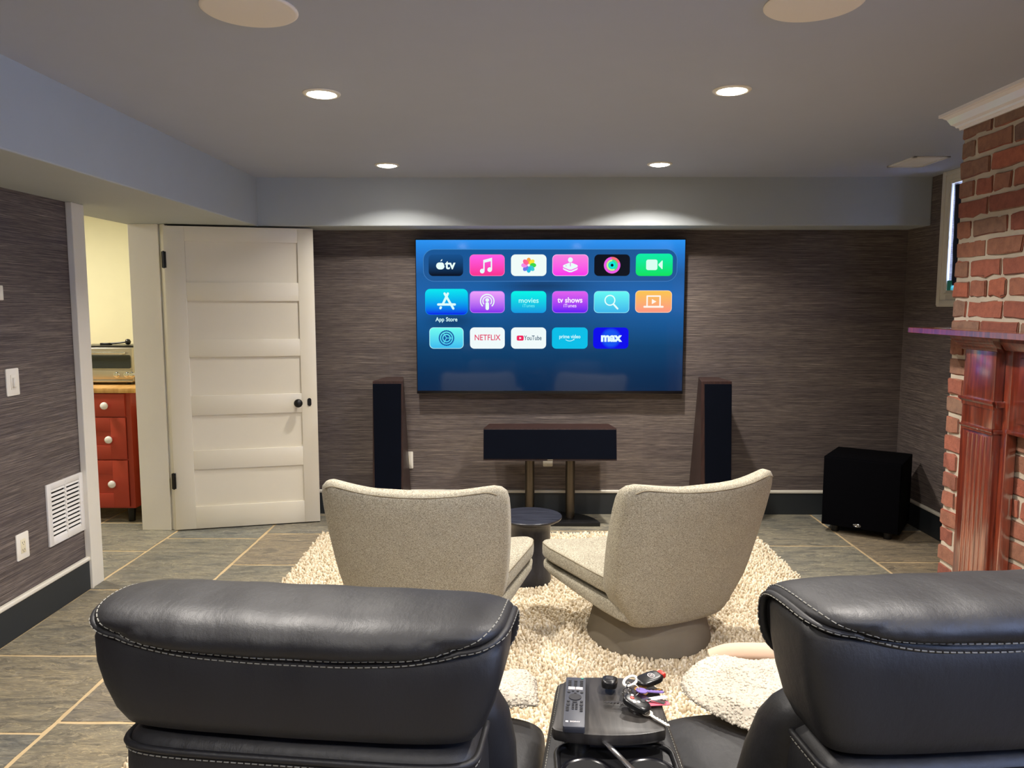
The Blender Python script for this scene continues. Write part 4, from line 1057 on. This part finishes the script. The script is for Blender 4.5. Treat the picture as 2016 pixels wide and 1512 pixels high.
# ---- remote control
rm = thing('remote_control', 'grey television remote lying on the wooden console tray', 'remote control', (.117, 1.512, .685), math.radians(-5.5))
rw, rl, rh = .043, .200, .013
bm = B(); poly_prism(bm, rrect(rw, rl, .004, 4), 2, .0, rh, bev=.0015); shell = obj('casing', bm, 'remote', rm, 30)
def btn(x, y, w, h, mat='rubber', name='button', r=None):
    bm = B(); poly_prism(bm, [(p[0]+x, p[1]+y) for p in rrect(w, h, r if r else min(w, h)*.45, 4)], 2, rh-.0005, rh+.0014); obj(name, bm, mat, rm, None)
for k in range(4):
    for x in (-.0125, 0, .0125): btn(x, .082-.0068*k, .0065, .0042)
for x in (-.008, .008):
    btn(x, .0525, .0145, .0042, 'btnwhite', r=.001); btn(x, .0465, .0145, .0042, 'btnwhite', r=.001)
btn(.014, .094, .005, .003, 'teal')
for x in (-.0135, .0135): btn(x, .033, .006, .006); 
for x in (-.005, .005, 0): btn(x, .0385 if x else .030, .005, .004)
bm = B(); lathe(bm, [(0, rh), (.013, rh), (.013, rh+.0016), (.0065, rh+.0014), (0, rh+.0014)], (0, .013, 0), 28); obj('navigation_ring', bm, 'rubber', rm, 30)
for x in (-.0135, .0135):
    btn(x, -.004, .006, .006); btn(x, -.016, .0068, .012)
btn(0, -.006, .0095, .005)
for k in range(4):
    for x in (-.0035, .0035): btn(x, -.014-.0066*k, .0048, .0042)
for k in range(3):
    for x in (-.0145, .0135): btn(x, -.028-.0066*k, .0062, .0042)
bm = B(); text_bm(bm, 'SONY', .0062, .002, -.082, rh+.0006, .0001, 0, 1.2, 'z'); box(bm, (-.0165, -.0845, rh+.0002), (-.0115, -.0795, rh+.0006)); obj('printing', bm, 'btnwhite', rm, None)

# ---- bunch of keys
kx, ky, kz = .238, 1.535, .685
keys = thing('key_bunch', 'bunch of keys and black car fobs on the console tray', 'keys', (kx, ky, kz))
def fob(name, x, y, z, w, l, h, rz, tilt, mat='plastic', n=3.0):
    bm = B(); rings = []
    for t, s in ((-.5, .80), (-.42, .95), (-.1, 1.0), (.2, 1.0), (.40, .93), (.5, .74)):
        rings.append([(u*s, v*s, t*h) for u, v in srect(w/2, l/2, n, 40)])
    m = Matrix.Translation((x, y, z)) @ Matrix.Rotation(rz, 4, 'Z') @ Matrix.Rotation(tilt, 4, 'X')
    loft(bm, rings, mat=m); o = obj(name, bm, mat, keys, 50); return o, m
def dot(parent, m, x, y, z, r, mat, name='button', sy=1.):
    bm = B(); lathe(bm, [(r, -.0005), (r, .0006), (r*.7, .0010), (0, .0010)], seg=16)
    bmesh.ops.transform(bm, matrix=m @ Matrix.Translation((x, y, z)) @ Matrix.Diagonal((1, sy, 1, 1)), verts=bm.verts); obj(name, bm, mat, parent, None)
# front fob with buttons
f1, m1 = fob('car_fob', .003, -.043, .018, .036, .058, .013, math.radians(55), math.radians(12))
for x, y, r, mt in ((.000, .012, .0042, 'redp'), (-.009, .002, .0036, 'btnwhite'), (.008, .016, .0030, 'btnwhite'), (-.002, -.004, .0034, 'btnwhite'), (.009, -.008, .005, 'rubber')): dot(f1, m1, x, y, .0066, r, mt)
# rear left fob
f2, m2 = fob('car_fob', -.042, .045, .018, .034, .044, .018, math.radians(-12), math.radians(-8)); 
bm = B(); box(bm, (-.008, -.008, .0088), (.008, .010, .0100), .002); bmesh.ops.transform(bm, matrix=m2, verts=bm.verts); obj('button', bm, 'rubber', f2)
bm = B(); box(bm, (-.006, .020, -.002), (.004, .040, .001), .001); bmesh.ops.transform(bm, matrix=m2, verts=bm.verts); obj('tag', bm, 'teal', f2, label='teal plastic tag')
# top right fob with oval emblem
f3, m3 = fob('car_fob', .044, .048, .024, .040, .062, .013, math.radians(-62), math.radians(6))
bm = B(); tube(bm, [(.0085*math.cos(2*PI*k/24), .005+.0065*math.sin(2*PI*k/24), .0070) for k in range(24)], .0007, 5, closed=True)
tube(bm, [(-.004, .001, .0070), (-.001, .009, .0072), (.001, .001, .0072), (.004, .009, .0070)], .0008, 5)
bmesh.ops.transform(bm, matrix=m3, verts=bm.verts); obj('emblem', bm, 'btnwhite', f3)
bm = B(); box(bm, (-.010, .026, -.006), (.010, .038, .006), .003); bmesh.ops.transform(bm, matrix=m3, verts=bm.verts); obj('panic_button', bm, 'redp', f3)
# white carabiner and split rings
bm = B(); pts = [(.002+.012*math.cos(a)*1.0, .040+.024*math.sin(a), .024) for a in [2*PI*k/28 for k in range(28)]]
pts = [(.0+(p[0]-.0)*math.cos(.5)-(p[1]-.04)*math.sin(.5)*-1+.0, .040+(p[1]-.04)*math.cos(.5)+(p[0])*-math.sin(.5), p[2]) for p in pts]
tube(bm, pts, .0032, 8, closed=True); obj('carabiner', bm, 'ceramic', keys, 60, label='white carabiner')
for x, y, z, r, tx, rz in ((-.008, .004, .016, .011, 1.0, .3), (-.012, -.006, .014, .010, .5, 1.2), (.004, .006, .020, .012, .8, -.6), (-.004, .014, .024, .009, 1.2, .9)):
    bm = B(); m = Matrix.Translation((x, y, z)) @ Matrix.Rotation(rz, 4, 'Z') @ Matrix.Rotation(tx, 4, 'X')
    tube(bm, [tuple(m @ Vector((r*math.cos(2*PI*k/24), r*math.sin(2*PI*k/24), 0))) for k in range(24)], .0012, 6, closed=True); obj('split_ring', bm, 'chrome', keys, 60)
def key(x, y, z, rz, tilt, mat, L=.05):
    bm = B(); m = Matrix.Translation((x, y, z)) @ Matrix.Rotation(rz, 4, 'Z') @ Matrix.Rotation(tilt, 4, 'Y')
    poly_prism(bm, [(.012*math.cos(2*PI*k/20), .011*math.sin(2*PI*k/20)) for k in range(20)], 2, -.001, .001, mat=m)
    pts = [(.010, -.004), (L, -.004), (L+.004, 0), (L, .0035)]
    k = L-.002; up = True
    while k > .018: pts.append((k, .0042 if up else .0018)); up = not up; k -= .0035
    pts.append((.010, .004)); poly_prism(bm, pts, 2, -.0011, .0011, mat=m); return obj('key', bm, mat, keys, None)
key(-.012, -.026, .010, math.radians(172), .05, 'chrome', .045)
key(.022, -.058, .006, math.radians(-52), .03, 'steel', .055); key(.022, .010, .012, math.radians(18), -.03, 'brass', .042); key(.018, .018, .018, math.radians(32), .0, 'brass', .04)
key(.028, -.006, .007, math.radians(-6), .02, 'chrome', .042); key(.020, .002, .022, math.radians(6), .12, 'purple', .045); key(.028, .024, .008, math.radians(10), 0, 'chrome', .04); key(.02, -.012, .014, math.radians(-14), .12, 'chrome', .045)
bm = B(); box(bm, (-.020, -.007, -.001), (.024, .007, .001), .0008); bmesh.ops.transform(bm, matrix=Matrix.Translation((.050, -.022, .006)) @ Matrix.Rotation(math.radians(6), 4, 'Z'), verts=bm.verts); obj('card_tag', bm, 'pink', keys, label='pink striped tag')
bm = B(); box(bm, (-.018, -.006, -.001), (.022, .006, .001), .0008); bmesh.ops.transform(bm, matrix=Matrix.Translation((.050, -.010, .012)) @ Matrix.Rotation(math.radians(16), 4, 'Z'), verts=bm.verts); obj('card_tag', bm, 'btnwhite', keys, label='white tag')

# ================================================================== THROWS
def throw(name, label, fn, nu, nv, dens, th=.006, mat='sherpa'):
    t = thing(name, label, 'blanket', fn(.5, .5))
    o = t.location.copy(); bm = B()
    V = [[bm.verts.new(Vector(fn(i/nu, j/nv))-o) for i in range(nu+1)] for j in range(nv+1)]
    for j in range(nv):
        for i in range(nu): bm.faces.new((V[j][i], V[j][i+1], V[j+1][i+1], V[j+1][i]))
    bmesh.ops.recalc_face_normals(bm, faces=bm.faces)
    bm.normal_update(); fs = sorted(((f.calc_area(), f.index) for f in bm.faces), reverse=True)
    P = []; N = []; bm.faces.ensure_lookup_table()
    for f in bm.faces:
        k = max(1, int(f.calc_area()*dens)); nr = f.normal if f.normal.z > 0 else -f.normal
        for _ in range(k):
            u, v = random.random(), random.random(); q = [l.vert.co for l in f.loops]
            P.append((q[0]*(1-u)*(1-v)+q[1]*u*(1-v)+q[2]*u*v+q[3]*(1-u)*v)[:]); N.append(nr[:])
    c = obj('cloth', bm, mat, t, 80); md = c.modifiers.new('s', 'SOLIDIFY'); md.thickness = th; md.offset = -1
    me = tufts(P, N, .004, .009, .0042, .8); me.materials.append(M['sherpa']); po = bpy.data.objects.new('fleece', me); COL.objects.link(po); po.parent = t; po['kind'] = 'stuff'
    return t
def f_right(u, v):
    # bunched over the inner front of the right seat; u inwards to the right, v from front (0) to rear (1)
    L = smoothpath([(.470, 2.005, 0), (.438, 1.955, 0), (.432, 1.890, 0), (.470, 1.805, 0), (.548, 1.712, 0)], 20)
    k = min(19, int(v*20)); f = v*20-k; p = L[k].lerp(L[k+1], f); x1, y1 = .88, 2.03-.33*v
    x = p.x+(x1-p.x)*u; y = p.y+(y1-p.y)*u
    e = min(1, u/.14)*min(1, (1-u)/.1)*min(1, v/.16)*min(1, (1-v)/.16); e = 1-(1-e)**2
    z = .514+.034*e+.030*e*math.exp(-((u-.22-.25*v)/.13)**2)+.010*math.sin(u*13+v*7)*e+.016*e*math.exp(-((u-.75+.3*v)/.12)**2)
    return (x, y, z)
tr = throw('throw_blanket', 'white sherpa throw blanket draped on the right recliner seat', f_right, 44, 40, 52000, .006)
bm = B(); pts = smoothpath([(.53, 2.03, .545), (.58, 2.02, .566), (.66, 2.01, .572), (.74, 2.01, .568), (.84, 2.02, .556)], 30); tube(bm, pts, .024, 14)
obj('rolled_edge', bm, 'peach', tr, 60, world=True, label='smooth peach rolled edge')
def f_left(u, v):
    x = -.17+.215*u; y = 1.972-.14*v; e = min(1, u/.15)*min(1, (1-u)/.15)*min(1, v/.15)*min(1, (1-v)/.15); e = 1-(1-e)**2
    return (x, y, .510+.026*e+.006*math.sin(u*9+v*4)*e)
throw('throw_blanket', 'white sherpa throw blanket corner showing beside left recliner', f_left, 20, 20, 52000, .006)

# ================================================================== CHIMNEY
BX, BY0, BY1 = 1.935, 1.0, 3.467
ch = thing('brick_chimney', 'old red brick chimney breast along the right wall', 'chimney', (2.3, 2.2, 0))
FY0, FY1, FZ = 1.75, 2.62, .78      # firebox opening
bm = B(); e = .008
box(bm, (BX+e, BY0+e, 0), (XR, FY0, ZC)); box(bm, (BX+e, FY1, 0), (XR, BY1-e, ZC)); box(bm, (BX+e, FY0-.01, FZ), (XR, FY1+.01, ZC)); box(bm, (BX+.5, FY0-.01, 0), (XR, FY1+.01, FZ+.01))
obj('mortar', bm, 'mortar', ch, None, world=True)
def brick(bm, lo, hi):
    tb = B(); bmesh.ops.create_cube(tb, size=1); lo = Vector(lo); hi = Vector(hi); c = (lo+hi)/2; d = hi-lo
    for v in tb.verts: v.co = Vector((v.co.x*d.x, v.co.y*d.y, v.co.z*d.z))+c
    bmesh.ops.subdivide_edges(tb, edges=[x for x in tb.edges if abs((x.verts[0].co-x.verts[1].co).y) > .04], cuts=3)
    for v in tb.verts: v.co += Vector((random.uniform(-.003, .003), random.uniform(-.0035, .0035), random.uniform(-.0035, .0035)))
    bmesh.ops.bevel(tb, geom=[x for x in tb.edges if len(x.link_faces) == 2 and x.calc_face_angle(0) > 1.0], offset=.004, segments=2, affect='EDGES')
    merge(bm, tb)
bm = B(); pitch = .0855; bh = .068; z = .004; row = 0
while z < ZC-.02:
    z1 = min(z+bh, ZC-.004); header = row % 5 == 3
    y = BY1; first = True
    ln = .112 if header else .228
    while y > BY0+.03:
        l = ln*random.uniform(.93, 1.04)
        if first: l = (.10 if row % 2 else .21) if not header else .11
        if header and random.random() < .2: l *= .62
        y0 = max(BY0, y-l); zj = random.uniform(-.002, .002)
        if not (y0 < FY1-.02 and y > FY0+.02 and z < FZ-.02):
            brick(bm, (BX+random.uniform(-.002, .003), y0, z+zj), (BX+.09, y-.0, z1+zj))
        y = y0-.0155; first = False
    # end face bricks (far side)
    x = BX+.10+.0155
    while x < XR-.03:
        l = (.11 if header else .22); x1 = min(XR-.005, x+l); brick(bm, (x, BY1-.09, z), (x1, BY1, z1)); x = x1+.0155
    z += pitch; row += 1
bmesh.ops.recalc_face_normals(bm, faces=bm.faces)
obj('bricks', bm, 'brick', ch, 40, world=True)
# crown moulding at the chimney top
cr = [(.0, -.078), (.008, -.078), (.010, -.068), (.018, -.066), (.022, -.058), (.034, -.050), (.040, -.038), (.046, -.026), (.058, -.016), (.066, -.014), (.070, -.012), (.070, 0), (.0, 0)]
bm = B(); rings = []
prof = [(d, ZC+h) for d, h in cr]
def cpts(k):  # along path: near end, far corner, far end at wall
    return {0: [(BX-d, BY0, z) for d, z in prof], 1: [(BX-d, BY1+d, z) for d, z in prof], 2: [(XR, BY1+d, z) for d, z in prof]}[k]
loft(bm, [cpts(0), cpts(1), cpts(2)]); o = struct('trim_5', bm, 'crown', smooth=12, label='white crown moulding around the top of brick chimney')

# ================================================================== MANTEL
mt = thing('fireplace_mantel', 'glossy mahogany fireplace mantel against the brick chimney', 'mantel', (1.9, 2.35, 0))
BF = BX-.038   # backboard face
FYc = 2.2; mir = lambda y: 2*2.2-y
def mbox(bm, x0, x1, y0, y1, z0, z1, bev=.002): box(bm, (x0, y0, z0), (x1, y1, z1), bev)
bm = B(); mbox(bm, 1.785, BX-.006, mir(3.548), 3.548, 1.383, 1.408, .002); obj('shelf', bm, 'mahogany', mt, 20, world=True)
for s in (0, 1):
    F = (lambda a, b: (a, b)) if s == 0 else (lambda a, b: (mir(b), mir(a)))
    bm = B(); mbox(bm, BF, BX-.006, *F(2.962, 3.279), 0, 1.383); obj('side_board', bm, 'mahogany', mt, world=True)
    # pilaster
    bm = B(); y0, y1 = F(3.004, 3.205); PF = 1.863
    mbox(bm, PF, BF, y0, y1, 0, 1.02)
    mbox(bm, PF-.004, BF, y0, y1, 1.02, 1.34)
    n = 5; w = (y1-y0-.05)/n
    for k in range(n): 
        yy = y0+.025+w*k; lathe(bm, [(w*.46, .14), (w*.46, .985), (0, .992)], (PF+w*.30, yy+w/2, 0), 14)
    p = obj('pilaster', bm, 'mahogany', mt, 40, world=True)
    bm = B(); mbox(bm, PF-.010, BF, y0-.010, y1+.010, 0, .13, .003); obj('plinth', bm, 'mahogany', p, world=True)
    for zc, hh in ((1.118, .030), (1.010, .020)):
        bm = B(); d = .018 if hh > .025 else .012
        sec = [(PF, zc-hh*.7), (PF-d*.4, zc-hh*.6), (PF-d*.5, zc-hh*.1), (PF-d, zc+hh*.2), (PF-d, zc+hh*.5), (PF, zc+hh*.5)]
        rings = [[(x, y0-(PF-x), z) for x, z in sec], [(x, y1+(PF-x), z) for x, z in sec]]; loft(bm, rings)
        mbox(bm, PF, BF, y0-d*.8, y1+d*.8, zc-hh*.3, zc+hh*.5, .002)
        obj('capital_moulding', bm, 'mahogany', p, 30, world=True)
    # bed mould breaking forward over the pilaster
    sec = [(PF, 1.325), (PF-.006, 1.328), (PF-.010, 1.340), (PF-.020, 1.352), (PF-.032, 1.360), (PF-.040, 1.372), (PF-.042, 1.383), (PF+.02, 1.383), (PF+.02, 1.325)]
    bm = B(); ya, yb = y0-.004, y1+.025
    loft(bm, [[(x, ya-max(0, PF-x)*.6, z) for x, z in sec], [(x, yb+max(0, PF-x)*.9, z) for x, z in sec]]); obj('bed_mould', bm, 'mahogany', mt, 30, world=True)
ya, yb = mir(2.962), 2.962
bm = B(); mbox(bm, BF, BX-.006, ya, yb, 1.02, 1.383); fr = obj('frieze', bm, 'mahogany', mt, world=True)
bm = B(); mbox(bm, BF-.006, BF, ya+.05, yb-.05, 1.06, 1.31, .004); obj('frieze_panel', bm, 'mahogany', fr, world=True)
bm = B(); sec = [(BF+.001, 1.33), (BF-.012, 1.335), (BF-.022, 1.352), (BF-.036, 1.366), (BF-.040, 1.383), (BF+.001, 1.383)]
loft(bm, [[(x, y, z) for x, z in sec] for y in (ya-.03, yb+.035)]); obj('bed_mould', bm, 'mahogany', mt, 30, world=True)
bm = B(); mbox(bm, BF-.008, BX-.006, yb-.006, yb+.012, 0, 1.03, .003); mbox(bm, BF-.008, BX-.006, ya-.012, ya+.006, 0, 1.03, .003); mbox(bm, BF-.008, BX-.006, ya, yb, 1.012, 1.03, .003); obj('inner_moulding', bm, 'mahogany', mt, world=True)
